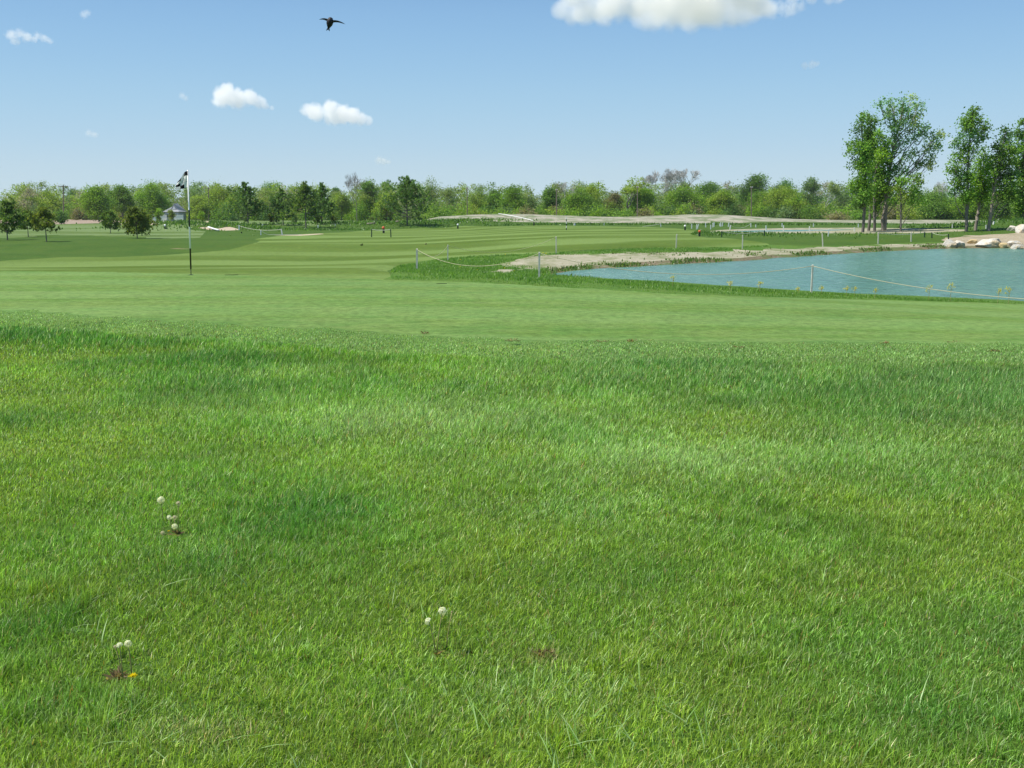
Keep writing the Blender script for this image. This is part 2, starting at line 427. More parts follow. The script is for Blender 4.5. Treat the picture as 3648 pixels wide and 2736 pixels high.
# the brown wet rim along the far shore of the pond is part of the ground next to the water
CZ = H(CV[:, 0], CV[:, 1])
a_, b_, c_ = CV[CF[:, 0]], CV[CF[:, 1]], CV[CF[:, 2]]
flip = ((b_[:, 0]-a_[:, 0])*(c_[:, 1]-a_[:, 1])-(b_[:, 1]-a_[:, 1])*(c_[:, 0]-a_[:, 0])) < 0
CF[flip] = CF[flip][:, ::-1]
SURF = {'bank': 'green grassy bank between the putting green and the pond', 'fringe': 'short pale fringe grass between the rough and the putting green', 'putting_green': 'smooth light green putting green with the flagstick', 'pond': 'turquoise pond with small ripples', 'far_pond': 'thin strip of blue water beyond the near pond',
        'gravel_shore': 'pale gravel shore on the far side of the pond', 'wet_shore': 'narrow brown eroded rim along the far edge of the pond', 'gravel_patch': 'short pale gravel streak left of the pond tip', 'dirt_slope': 'tan dirt slope behind the boulders', 'far_gravel': 'pale gravel strip around the far water',
        'sand_bunker': 'pale sand bunker on the far course', 'bare_ground': 'bare reddish patch of ground in the grass', 'fairway': 'mown fairway with light and dark stripes behind the green', 'meadow': 'light mown grass far left around the young pines',
        'stubble_field': 'pinkish brown field in front of the far tree line', 'gravel_mound': 'low pale gravel mound in front of the far trees'}
for i, (nm, pl, mt) in enumerate([*Z, ('ground', None, 'rough')]):
    idx = i if i < len(Z) else -1
    F = CF[zone == idx]
    if not len(F): continue
    u, inv = np.unique(F, return_inverse=True)
    V = np.column_stack([CV[u], CZ[u]])
    if nm == 'pond': V[:, 2] = WATER
    if nm == 'far_pond': V[:, 2] = FARW
    me = mesh_np(nm, V, None, inv.reshape(-1, 3), smooth=True)
    structure(link(nm, me, M[mt]), SURF.get(nm, 'rough green grass ground of the golf course'))
ZP = {}
for nm, pl, mt in Z: ZP.setdefault(nm, pl)
# ------------------------------------------------------------------ leaves and trees
def leaves_arr(C, A, B, tint):
    """diamond leaves: centre C, half length A, half width B (n,3)"""
    n = len(C); V = np.empty((n, 4, 3)); V[:, 0] = C-A; V[:, 1] = C+B-A*.15; V[:, 2] = C+A; V[:, 3] = C-B-A*.15
    F = (np.arange(n)*4)[:, None]+np.arange(4)
    return V.reshape(-1, 3), F, np.repeat(tint, 4, 0)
def rvec(r, n):
    v = r.normal(size=(n, 3)); return v/np.linalg.norm(v, axis=1)[:, None]
def crown_mesh(r, name, centers, per, sig, size, tints, asp=.45, droop=0.0, jitter=.22):
    """centers: (n,4+) clump centre and radius scale, tints (n,3)"""
    n = len(centers); k = np.repeat(np.arange(n), per)
    m = len(k)
    C = centers[k, :3]+r.normal(size=(m, 3))*sig*centers[k, 3:4]*np.array([1, 1, .8])
    d = rvec(r, m); d[:, 2] = d[:, 2]*.7-droop; d /= np.linalg.norm(d, axis=1)[:, None]
    e = np.cross(d, rvec(r, m)); e /= np.linalg.norm(e, axis=1)[:, None]+1e-9
    s = size*r.uniform(.6, 1.35, m)[:, None]
    T = tints[k]*r.uniform(1-jitter, 1+jitter, (m, 1))*r.uniform(.93, 1.07, (m, 3))
    V, F, TT = leaves_arr(C, d*s, e*s*asp, T)
    return mesh_np(name, V, F, None, TT)

GREENS = {'bright': (0.222, 0.36, 0.041), 'spring': (0.287, 0.386, 0.058), 'mid': (0.158, 0.28, 0.046), 'dark': (0.093, 0.18, 0.046), 'olive': (0.218, 0.293, 0.064), 'grey': (0.192, 0.286, 0.115), 'pale': (0.282, 0.36, 0.128), 'brown': (0.25, 0.234, 0.12), 'twig': (0.333, 0.306, 0.256), 'bluegreen': (0.16, 0.293, 0.115)}
def limb(mb, a, b, r0, r1, rg, wob=.08, seg=5, n=5):
    a, b = Vector(a), Vector(b); L = (b-a).length; pts = []
    for i in range(seg+1):
        t = i/seg; p = a.lerp(b, t); w = wob*L*math.sin(math.pi*t)
        p += Vector((rg.normal()*w, rg.normal()*w, rg.normal()*w*.6+w*.4)); pts.append(p)
    pts[0] = a; pts[-1] = b
    mb.tube(pts, [r0+(r1-r0)*i/seg for i in range(seg+1)], n); return pts
def broadleaf(seed, H, W, kind, base=.2, nl=13, per=26, ncl=14, lsize=.2, trunk=.22, mix=None, sparse=1.0, lobe=.24, clump=.1, tkind='bark', top=1.0):
    """one tree standing at the origin: (trunk mesh, crown mesh)"""
    rg = np.random.default_rng(seed); mb = MB()
    zc = H*(1+base)/2; hc = H*(1-base)/2
    lean = Vector((rg.normal()*.04*H, rg.normal()*.04*H, 0))
    tr = limb(mb, (0, 0, -.1), Vector((0, 0, H*(.45+.25*base)))+lean*.6, trunk, trunk*.55, rg, .03, 6, 7)
    C = []; T = []; g = np.array(GREENS[kind]); g2 = np.array(GREENS[mix]) if mix else g
    for i in range(nl):
        d = rvec(rg, 1)[0]; u = rg.uniform(.45, 1.12)
        if i == 0: d = np.array([.1, 0, 1.0])
        wz = 1-(.25 if d[2] > 0 else .0)*abs(d[2])*(2-top)
        c = np.array([d[0]*W/2*.72*u*wz, d[1]*W/2*.72*u*wz, zc+d[2]*hc*.74*u])+np.array(lean)*(.5+.5*c_h(zc, d, hc, u, H))
        R = W*lobe*rg.uniform(.45, 1.25)
        k = rg.integers(2, len(tr)); pts_ = limb(mb, tr[k], c, trunk*.42, trunk*.12, rg, .1, 4, 4)
        tt = (g if rg.random() < .65 else g2)*rg.uniform(.82, 1.18)
        n = max(2, int(ncl*sparse))
        dd = rvec(rg, n)*(rg.random((n, 1))**.4)*R*np.array([1, 1, .8])
        for q in dd:
            p = c+q
            p[2] = max(p[2], base*H*.55)
            C.append((*p, rg.uniform(.7, 1.3))); T.append(tt*rg.uniform(.85, 1.15))
            if rg.random() < .45: limb(mb, pts_[-1], p+q*.25, trunk*.1, trunk*.03, rg, .1, 2, 3)
    return mb.mesh('trunk'), crown_mesh(rg, 'crown', np.array(C), per, W*clump, lsize, np.array(T))
def c_h(zc, d, hc, u, H): return (zc+d[2]*hc*u)/H
def bare_tree(seed, H, W, trunk=.2, depth=6, forks=None, up=.35, leaf=None, nleaf=0, lsize=.15, rmin=.006):
    rg = np.random.default_rng(seed); mb = MB(); tips = []
    def grow(p, d, L, r, k):
        q = p+d*L
        mid = p.lerp(q, .5)+Vector(rg.normal(size=3)*L*.05)
        r = max(r, rmin); mb.tube([p, mid, q], [r, max(rmin, r*.85), max(rmin*.8, r*.72)], 5 if k > 3 else 3, False)
        if k <= 1: tips.append(q); return
        nb = 2 if rg.random() < .4 or k > depth-2 else 3
        for i in range(nb):
            a = Vector(rg.normal(size=3)); a = (a-d*a.dot(d)).normalized()
            sp = rg.uniform(.35, .95) if i else rg.uniform(.12, .45)
            nd = (d*math.cos(sp)+a*math.sin(sp)*W+Vector((0, 0, up*.35))).normalized()
            grow(q, nd, L*rg.uniform(.68, .9), r*(.72 if i == 0 else .52), k-1)
    L0 = H/(1+.82+.7+.58+.47+.38)*1.15
    grow(Vector((0, 0, -.1)), Vector((rg.normal()*.05, 0, 1)).normalized(), L0*.75, trunk, depth)
    top = max(v[2] for v in mb.v); s = H/top
    mb.v = [(x*s, y*s, z*s) for x, y, z in mb.v]
    tm = mb.mesh('trunk'); cm = None
    if leaf:
        t = np.array(tips)*s; t = t[rg.integers(0, len(t), nleaf)]
        C = np.column_stack([t, np.ones(len(t))])
        cm = crown_mesh(rg, 'crown', C, 6, .3, lsize, np.tile(np.array(GREENS[leaf]), (len(t), 1)))
    return tm, cm
def pine(seed, H, W, base=.2, kind=(.045, .075, .022), step=.30, nl=.2, tufts=1.0, top=.28, trunk=.09, bush=1.0, nw=.018):
    """young long-needled pine: whorled branches carrying brushes of needles, shaggy leader shoots"""
    rg = np.random.default_rng(seed); mb = MB(); B = []; zb = base*H
    bend = Vector((rg.normal()*.03*H, rg.normal()*.03*H, 0))
    def ax(z): return Vector((0, 0, z))+bend*(z/H)**2
    mb.tube([ax(H*i/7) if i else Vector((0, 0, -.1)) for i in range(8)], [trunk*(1-.85*i/7) for i in range(8)], 6)
    z = zb; side = rg.uniform(.62, 1.22, 9)
    while z < H*.95:
        t = (z-zb)/(H-zb)
        Lm = W/2*max(.10, (1-t)**(1.15 if H > 3.2 else .75))*(.80+.20*min(1, t*8))
        for i in range(rg.integers(5, 8)):
            a = rg.uniform(0, 2*math.pi); L = Lm*rg.uniform(.55, 1.15)*side[int((a/(2*math.pi)+t*.7) % 1*8.99)]
            el = rg.uniform(-.05, .38)+.65*t
            d = Vector((math.cos(a)*math.cos(el), math.sin(a)*math.cos(el), math.sin(el)))
            p0 = ax(z); p1 = p0+d*L*.6; p2 = p0+d*L+Vector((0, 0, L*.22))
            mb.tube([p0, p1, p2], [trunk*.32*(1-t*.6), trunk*.2*(1-t*.6), .008], 4, False)
            nb = max(2, int(L*6.5*tufts*bush))
            for j in range(nb):
                s = 1.03-.62*rg.random()**1.4; p = p0.lerp(p1, s/.6) if s < .6 else p1.lerp(p2, (s-.6)/.4)
                o = Vector(rg.normal(size=3)*L*.10)
                q = p+o; dd = (d*.6+o.normalized()*.5+Vector((0, 0, .75))).normalized()
                B.append((*q, *dd, rg.uniform(.8, 1.2)))
        z += step*rg.uniform(.7, 1.3)*(1-.35*t)
    # shaggy leaders at the top
    for i in range(int(5+6*top)):
        h = H*rg.uniform(1-top*.9, 1.0); a = rg.uniform(0, 6.28); R = W*.5*rg.uniform(.05, .42)*(1.15-(h/H))*2.2
        p0 = ax(h*.8); p2 = ax(h)+Vector((math.cos(a)*R, math.sin(a)*R, 0)); p1 = p0.lerp(p2, .5)+Vector((math.cos(a)*R*.3, math.sin(a)*R*.3, 0))
        mb.tube([p0, p1, p2], [.025, .018, .01], 4, False)
        for s in np.linspace(.25, 1, 6):
            p = p0.lerp(p1, s*2) if s < .5 else p1.lerp(p2, s*2-1)
            B.append((*(p+Vector(rg.normal(size=3)*.05)), rg.normal()*.25, rg.normal()*.25, 1, rg.uniform(.7, 1)))
    B = np.array(B); n = len(B); per = 16; k = np.repeat(np.arange(n), per); m = len(k)
    d = B[k, 3:6]+r_norm(rg, m)*.75; d /= np.linalg.norm(d, axis=1)[:, None]
    s = (nl*B[k, 6]*rg.uniform(.7, 1.2, m))[:, None]
    e = np.cross(d, rvec(rg, m)); e /= np.linalg.norm(e, axis=1)[:, None]
    kd = np.array(kind); T = kd*rg.uniform(.7, 1.4, (n, 1))
    yl = rg.random(n) < .25; T[yl] = T[yl]*np.array([1.5, 1.3, .9])
    V, F, TT = leaves_arr(B[k, :3]+d*s*.8, d*s, e*np.minimum(nw*1.5, nw*H/3)*rg.uniform(.8, 1.3, (m, 1)), T[k]*rg.uniform(.8, 1.2, (m, 1)))
    return mb.mesh('trunk'), mesh_np('crown', V, F, None, TT)
def r_norm(rg, m): return rg.normal(size=(m, 3))

def stand(name, meshes, loc, label, cat, group=None, rz=0.0, sc=1.0, bark='bark', leafm='leaf'):
    t = empty(name, loc, label, cat, group, rz, sc)
    link('trunk', meshes[0], M[bark], t)
    if meshes[1] is not None: link('crown', meshes[1], M[leafm], t)
    return t
def size_at(base, top_v, u):                     # height of a thing standing at base whose top is seen at row top_v
    return at(u, top_v, base.y).z-base.z
def wide(px, Y): return px/FPX*Y

# young pines on the course ----------------------------------------------------------
PG = 'young pines on the course'
pines = [  # u base, v base, u top, v top, px width, base fraction, seed, label
 (27, 855, 20, 716, 118, .20, 1, 'dark bushy pine cut off by the left edge of the photo', 3),
 (101, 844, 98, 752, 78, .30, 2, 'small slim pine standing between the two bushier pines at far left', 3),
 (166, 861, 160, 737, 92, .30, 3, 'short pine with bare lower stem leaning slightly, right of the far left pair', 3),
 (394, 832, 386, 752, 66, .18, 4, 'small round pine in front of the pale bunker on the left', 4),
 (489, 849, 480, 734, 108, .10, 5, 'wide bushy pine with yellowish needles left of the flagstick', 4),
 (506, 840, 514, 742, 58, .16, 6, 'slim pine half hidden behind the wide bushy pine left of the flagstick', 4),
 (884, 800, 888, 642, 92, .13, 7, 'tall pine with shaggy top, first of the row right of the flagstick', 5),
 (1009, 802, 1014, 672, 82, .13, 8, 'medium conical pine standing between two taller pines right of the flagstick', 5),
 (1090, 812, 1100, 647, 98, .20, 9, 'tall pine with bare pale stem showing and a forked top', 5),
 (1146, 797, 1151, 650, 72, .10, 10, 'dark dense pine just behind the pine with the forked top', 5),
 (1451, 804, 1455, 626, 132, .10, 11, 'largest dark pine standing alone with a wide skirt', 6),
 (975, 798, 975, 745, 34, .12, 12, 'little brownish pine in front of the medium conical pine', 3),
 (1051, 795, 1051, 770, 22, .05, 13, 'tiny dark round pine between the taller pines', 3),
 (1130, 797, 1128, 764, 28, .12, 14, 'tiny green pine beside the stem of the pine with the forked top', 3),
 (1187, 794, 1188, 766, 20, .12, 15, 'tiny yellowish pine in front of the brown field', 3),
 (876, 792, 876, 768, 14, .1, 18, 'tiny pine behind the stem of the first tall pine', 3),
]
for u, v, ut, vt, w, bf, sd, lb, st in pines:
    b = hit(u, v); Hh = size_at(b, vt, ut); W = wide(w, b.y)
    kd = (.12, .215, .07) if sd in (7, 8, 10, 11, 13) else ((.18, .235, .065) if sd in (5, 12, 15, 3) else (.145, .23, .07))
    bs = 1.7 if Hh < 3 else (1.15 if Hh < 6 else 1.0)
    ms = pine(sd*17+3, Hh*.98, W*(1.85 if Hh > 3.2 else 1.3), bf+(.07 if Hh > 3.2 else .02), kd, step=Hh*.058 if Hh > 2 else Hh*.09, nl=.02*Hh+.04, tufts=(4.6/Hh if Hh > 1 else 7.), trunk=.018*Hh, bush=1.15, nw=.026)
    t = stand('pine_tree', ms, b, lb, 'pine tree', PG, leafm='needle')
    d = at(ut, vt, b.y).x-b.x

# bare tree and saplings between the pines
b = hit(1274, 790); stand('bare_tree', bare_tree(5, size_at(b, 611, 1274), .8, .13, 8, up=.75, rmin=.012), b, 'leafless grey tree standing left of the largest dark pine', 'tree', bark='bark')
b = hit(1341, 790); stand('sapling', broadleaf(71, size_at(b, 731, 1341), wide(34, b.y), 'spring', .25, 7, 12, 8, .14, .05, sparse=.8), b, 'thin bright green sapling beside the leafless grey tree', 'tree')
b = hit(1324, 789); stand('shrub', broadleaf(72, size_at(b, 772, 1324), wide(20, b.y), 'olive', .05, 6, 12, 8, .14, .04), b, 'small brownish shrub at the edge of the brown field', 'shrub')

# poplars by the pond ----------------------------------------------------------------
def poplar(seed, pts_px, base_px, lobes_px, kind, per=26, lsize=.10, tr=.16, stems=None, dens=1.0, mix=None):
    """pts: photo pixels of the stem; lobes: (u, v, radius px, density) crown masses; depth of each mass is chosen round the stem"""
    rg = np.random.default_rng(seed); b = hit(*base_px); Y = b.y; mb = MB(); pxm = Y/FPX
    path = [at(u, v, Y)-b for u, v in pts_px]; path[0] = Vector((0, 0, -.1))
    # smooth the stem
    n = len(path); fine = []
    for i in range(n-1):
        for k in range(4): fine.append(path[i].lerp(path[i+1], k/4)+Vector((0, rg.normal()*.03, 0)))
    fine.append(path[-1]); m = len(fine)
    mb.tube(fine, [tr*(1-.86*i/(m-1))+.01 for i in range(m)], 7)
    C = []; T = []; g = np.array(GREENS[kind]); g2 = np.array(GREENS[mix or kind])
    for (u, v, R, dn) in lobes_px:
        c = at(u, v, Y)-b; c.y += rg.uniform(-1, 1)*R*pxm*.9; r_ = R*pxm
        z0 = max(.15, c.z-1.1*abs(c.x-path[-1].x*.5)-1.0)
        src = min(fine, key=lambda p: abs(p.z-min(z0, fine[-1].z*.9)))
        pt = limb(mb, src, c, tr*.3, .015, rg, .06, 4, 5)
        nc = max(3, int(dn*dens*(R/9.0)**1.7))
        tt = (g if rg.random() < .7 else g2)*rg.uniform(.95, 1.4)
        for q in rvec(rg, nc)*(rg.random((nc, 1))**.45)*r_*np.array([1, .9, 1.1]):
            p = np.array(c)+q
            C.append((*p, rg.uniform(.7, 1.2))); T.append(tt*rg.uniform(.85, 1.18))
            if rg.random() < .6: limb(mb, pt[-1].lerp(src, .2), Vector(p)+Vector((q[0]*.2, q[1]*.2, .15)), .014, .004, rg, .07, 2, 3)
    return b, (mb.mesh('trunk'), crown_mesh(rg, 'crown', np.array(C), per, .22, lsize, np.array(T), .6, .15, .3))
def z5(x, y): return (2736+x*.4701, 320+y*.4701)
def zl(L): return [(*z5(x, y), r*.4701, d) for x, y, r, d in L]
PO = 'young poplars by the pond'
defs = [
 ('dark leaning poplar with a narrow crown, leftmost of the tall clump', [(717,1078),(735,880),(740,600),(715,380),(705,230)], (717,1078),
  [(690,460,60,1.3),(640,470,40,.7),(720,580,60,1.3),(670,560,45,.9),(700,700,62,1.3),(660,750,48,1.1),(720,790,70,1.4),(665,340,42,.6),(700,270,30,.45),(720,210,22,.3),(650,400,35,.5),(690,830,55,1.1),(740,500,50,1.2),(730,860,40,.9)], 'mid', 'dark', .15),
 ('dark poplar with a full crown, middle of the three thin stems', [(762,1068),(775,900),(785,640),(770,400),(750,180)], (762,1068),
  [(760,200,34,.8),(770,280,45,1.0),(790,350,55,1.2),(800,430,60,1.4),(760,430,55,1.4),(810,520,62,1.5),(770,620,70,1.5),(820,640,60,1.4),(780,740,70,1.5),(840,720,55,1.2),(790,830,60,1.3),(740,340,40,.9),(810,230,30,.7)], 'mid', 'dark', .15),
 ('dark poplar with low hanging leaves, third of the thin stems', [(808,1070),(803,880),(815,640),(825,560)], (808,1070),
  [(840,330,40,.9),(850,420,50,1.1),(860,500,52,1.2),(850,590,56,1.3),(880,640,45,1.0),(860,740,55,1.3),(890,770,40,1.0),(830,810,55,1.3),(820,870,45,1.0),(900,560,40,.9),(870,830,38,.9)], 'mid', 'bright', .15),
 ('tallest poplar with twin stems and a broad airy crown', [(880,1065),(895,850),(915,650),(950,440),(1000,240),(1030,90)], (880,1068),
  [(850,110,36,.7),(910,110,38,.8),(890,190,45,.9),(960,140,48,1.0),(1020,90,40,.9),(1090,90,36,.8),(1130,110,30,.7),(960,230,55,1.0),(1030,180,55,1.0),(1100,180,50,.9),(1140,200,34,.7),(930,310,55,1.0),(1000,290,58,1.0),(1070,280,55,.9),(1130,280,42,.7),
   (940,390,55,1.0),(1010,380,55,.9),(1080,370,50,.7),(1150,340,40,.6),(1190,280,30,.5),(1200,350,36,.6),(1180,420,42,.6),(1240,420,40,.55),(1270,350,32,.5),(1295,340,22,.45),(1280,430,28,.5),(1160,500,45,.55),(1230,500,38,.5),(1090,470,48,.6),(1020,480,50,.7),(950,480,52,.9),(1200,580,38,.5),(1130,580,45,.5),(1050,570,48,.5),(960,570,48,.6),(900,480,45,.9),(930,650,40,.5),(1000,640,40,.35),(1225,545,26,.4)], 'bluegreen', 'pale', .22),
 ('thin yellow green sapling poplar right of the twin stemmed one', [(1005,1075),(1008,900),(1005,760),(1015,660)], (1005,1075),
  [(1000,680,45,.7),(1060,690,50,.8),(1110,680,45,.7),(1040,760,60,1.0),(1100,760,55,1.0),(1150,720,42,.7),(980,780,45,.8),(1030,840,52,.9),(1090,840,50,.8),(970,850,35,.6),(1150,800,38,.7)], 'mid', 'olive', .09),
 ('narrow spire shaped poplar, tallest of the right hand group', [(1503,1075),(1510,880),(1515,600),(1530,380),(1550,180)], (1503,1075),
  [(1552,160,16,.6),(1545,210,24,.7),(1520,240,24,.6),(1500,230,20,.5),(1600,235,22,.6),(1540,280,32,.7),(1490,300,30,.6),(1590,310,34,.7),(1630,290,24,.5),(1640,340,26,.5),(1550,350,34,.7),(1480,370,34,.6),(1440,400,28,.5),(1600,390,38,.6),(1520,430,38,.6),(1460,460,36,.6),(1430,500,30,.6),(1550,480,38,.7),(1490,540,42,.8),(1410,610,40,.8),(1470,630,50,1.0),(1520,660,52,1.1),(1430,700,48,1.0),(1490,730,52,1.1),(1420,770,45,.9),(1480,820,48,1.0),(1530,790,45,1.0),(1400,570,22,.5)], 'mid', 'bluegreen', .15),
 ('leaning poplar with a mottled stem in the middle of the right group', [(1570,1065),(1585,960),(1605,870),(1620,720),(1635,520)], (1570,1065),
  [(1635,480,34,.7),(1610,540,42,.9),(1660,560,40,.9),(1580,600,45,1.0),(1640,630,50,1.1),(1600,690,52,1.2),(1660,700,45,1.0),(1560,730,48,1.1),(1620,770,52,1.2),(1580,810,45,1.0),(1660,780,40,.9),(1630,840,35,.8)], 'bright', 'mid', .16),
 ('poplar with a long pale leaning stem near the right edge', [(1670,1070),(1690,920),(1708,790),(1740,600),(1800,330)], (1670,1070),
  [(1805,310,30,.7),(1780,360,38,.9),(1830,370,36,.9),(1730,430,36,.8),(1790,440,46,1.1),(1840,450,40,1.0),(1720,500,40,.9),(1770,530,52,1.2),(1830,540,48,1.1),(1720,590,48,1.1),(1780,630,58,1.3),(1840,640,50,1.2),(1740,700,55,1.2),(1810,730,55,1.2),(1700,660,40,.9),(1850,780,48,1.1),(1790,810,50,1.1),(1740,790,42,1.0)], 'mid', 'dark', .17),
 ('tall dark poplar half cut off by the right edge of the photo', [(1960,1030),(1950,850),(1940,600),(1940,300)], (1960,1030),
  [(1938,240,26,.9),(1930,330,40,1.0),(1890,320,26,.7),(1960,420,50,1.1),(1910,430,42,1.0),(1880,520,40,1.0),(1940,540,55,1.3),(1990,520,55,1.0),(1890,620,50,1.2),(1950,650,60,1.3),(1900,730,55,1.2),(1960,770,60,1.3),(1880,800,45,1.1),(1930,850,55,1.2),(1910,900,45,1.1),(1990,700,60,1.1)], 'mid', 'dark', .18)]
for i, (lb, pth, bs, lob, kd, mx, tr) in enumerate(defs):
    kd_ = kd; b, ms = poplar(300+i, [z5(*p) for p in pth], z5(*bs), zl(lob), kd, 54 if i != 3 else 42, .078, tr*.66, mix=mx, dens={3: .95, 4: .7, 5: 1.05, 6: 1.3, 7: 1.3, 8: 1.5}.get(i, 1.5))
    t = stand('poplar_tree', ms, b, lb, 'tree', PO, bark='pale_bark' if i in (3, 6, 7) else 'bark')
    if i == 3:                                   # its second stem
        m2 = MB(); q = [at(*z5(x, y), b.y)-b for x, y in ((868, 1066), (862, 990), (880, 900), (893, 830))]
        m2.tube([p+Vector((0, -.12, 0)) for p in q], [.13, .11, .10, .07], 7); m2.build('side_stem', M['pale_bark'], t)

# the far row of trees ---------------------------------------------------------------
def g0(x, y): return Vector((x, y, Hs(x, y)))
FG = 'trees of the far row'
far = [  # u, v top, px width, depth, kind, style, label
 (95, 657, 92, 300, 'olive', 'loose', 'tall yellowish olive tree, highest one at the far left'),
 (40, 726, 100, 300, 'brown', 'bush', 'brownish budding thicket behind the pines at the left edge'),
 (175, 676, 100, 310, 'spring', 'round', 'broad pale green tree between the olive tree and the utility pole'),
 (258, 668, 58, 330, 'bluegreen', 'tall', 'blue green upright tree directly right of the utility pole'),
 (296, 686, 34, 380, 'bluegreen', 'tall', 'distant greyish tree in the gap left of the big round tree'),
 (352, 664, 104, 245, 'bright', 'round', 'big round bright green tree with a visible forked trunk'),
 (440, 661, 88, 270, 'mid', 'round', 'dense mid green tree overlapping the big round tree on its right'),
 (468, 685, 40, 300, 'twig', 'bare', 'bare greyish tree between the two dense left trees'),
 (546, 661, 106, 275, 'bright', 'round', 'spreading bright green tree beside the house'),
 (643, 700, 34, 330, 'twig', 'bare', 'small bare tree above the house roof'),
 (700, 660, 96, 330, 'grey', 'loose', 'grey green tall tree behind the flag'),
 (716, 697, 74, 270, 'spring', 'bush', 'low bright green tree just right of the flagstick'),
 (795, 660, 128, 290, 'spring', 'round', 'wide bright spring green tree left of the first tall pine'),
 (838, 690, 80, 280, 'spring', 'bush', 'bright low tree tucked behind the first tall pine'),
 (970, 648, 78, 330, 'bluegreen', 'round', 'hazy blue green crown rising between the first two pines'),
 (935, 700, 80, 270, 'brown', 'loose', 'brownish budding tree behind the gap between the first two pines'),
 (1050, 664, 70, 300, 'spring', 'loose', 'pale spring green crown between the conical and the forked pine'),
 (1197, 660, 46, 330, 'dark', 'round', 'dark green round crown left of the leafless tree'),
 (1215, 690, 70, 270, 'olive', 'loose', 'olive green tree right of the pine row'),
 (1318, 646, 78, 280, 'olive', 'round', 'yellowish tall tree right behind the leafless grey tree'),
 (1372, 652, 64, 310, 'mid', 'round', 'dark topped tree left of the largest pine'),
 (1380, 690, 70, 265, 'spring', 'loose', 'light green tree low behind the largest pine'),
 (1540, 634, 84, 265, 'pale', 'sparse', 'tall thin leafed pale tree right of the largest pine'),
 (1604, 653, 72, 265, 'pale', 'sparse', 'pale sparse tree beside the first slim utility pole'),
 (1700, 664, 72, 262, 'spring', 'sparse', 'feathery light green tree right of the first slim utility pole'),
 (1762, 676, 64, 275, 'dark', 'round', 'small dark crown peeping over the middle of the far row'),
 (1822, 671, 88, 255, 'bright', 'round', 'rounded even green tree in the middle of the far row'),
 (1880, 676, 70, 262, 'pale', 'sparse', 'greyish sparse tree in the middle of the far row'),
 (1960, 673, 64, 258, 'mid', 'round', 'green crown left of the second slim utility pole'),
 (2012, 643, 40, 280, 'twig', 'bare', 'slim leafless tree right of the second slim utility pole'),
 (2105, 638, 74, 265, 'spring', 'loose', 'yellow green tree with a windswept top'),
 (2060, 690, 100, 250, 'bright', 'round', 'broad fresh green tree below the windswept one'),
 (2236, 636, 110, 245, 'pale', 'open', 'open tree with dark forked branches left of the third slim utility pole'),
 (2190, 690, 70, 262, 'brown', 'bush', 'brownish budding tree left of the open forked tree'),
 (2322, 603, 90, 275, 'twig', 'bare', 'tall tree with white bare twigs, left of the similar pair'),
 (2300, 680, 96, 252, 'bright', 'round', 'bright green tree below the left white twigged crown'),
 (2430, 597, 104, 275, 'twig', 'bare', 'tall tree with white bare twigs, right of the similar pair'),
 (2440, 660, 110, 255, 'bright', 'round', 'rounded bright tree below the right white twigged crown'),
 (2520, 650, 90, 265, 'dark', 'loose', 'dark green spiky crown right of the white twigged pair'),
 (2575, 684, 84, 250, 'spring', 'round', 'light green low tree left of the tall dark crown'),
 (2672, 629, 116, 268, 'dark', 'round', 'tall dark green crown standing above the right half of the far row'),
 (2700, 680, 90, 250, 'mid', 'loose', 'mid green tree below the tall dark crown'),
 (2792, 648, 90, 262, 'bluegreen', 'tall', 'blue green crown right of the tall dark one'),
 (2800, 668, 124, 245, 'spring', 'round', 'wide yellow green tree right of the tall dark crown'),
 (2890, 633, 64, 275, 'grey', 'tall', 'greyish upright tree halfway to the poplar clump'),
 (2935, 652, 90, 250, 'twig', 'open', 'pale stemmed open tree left of the poplar clump'),
 (3000, 656, 84, 255, 'grey', 'sparse', 'grey green sparse tree directly left of the poplar clump'),
 (3250, 690, 90, 250, 'mid', 'round', 'mid green tree seen between the two poplar groups'),
 (3356, 634, 66, 265, 'twig', 'bare', 'bare purple grey tree between the two poplar groups'),
 (3330, 706, 130, 235, 'mid', 'round', 'wide low green tree under the bare tree between the poplar groups'),
 (3440, 690, 120, 230, 'bright', 'round', 'bright green tree behind the spire shaped poplar'),
 (3560, 690, 120, 225, 'mid', 'round', 'green tree behind the long leaning stem at the right'),
 (3660, 680, 120, 220, 'dark', 'round', 'dark green tree at the far right edge'),
]
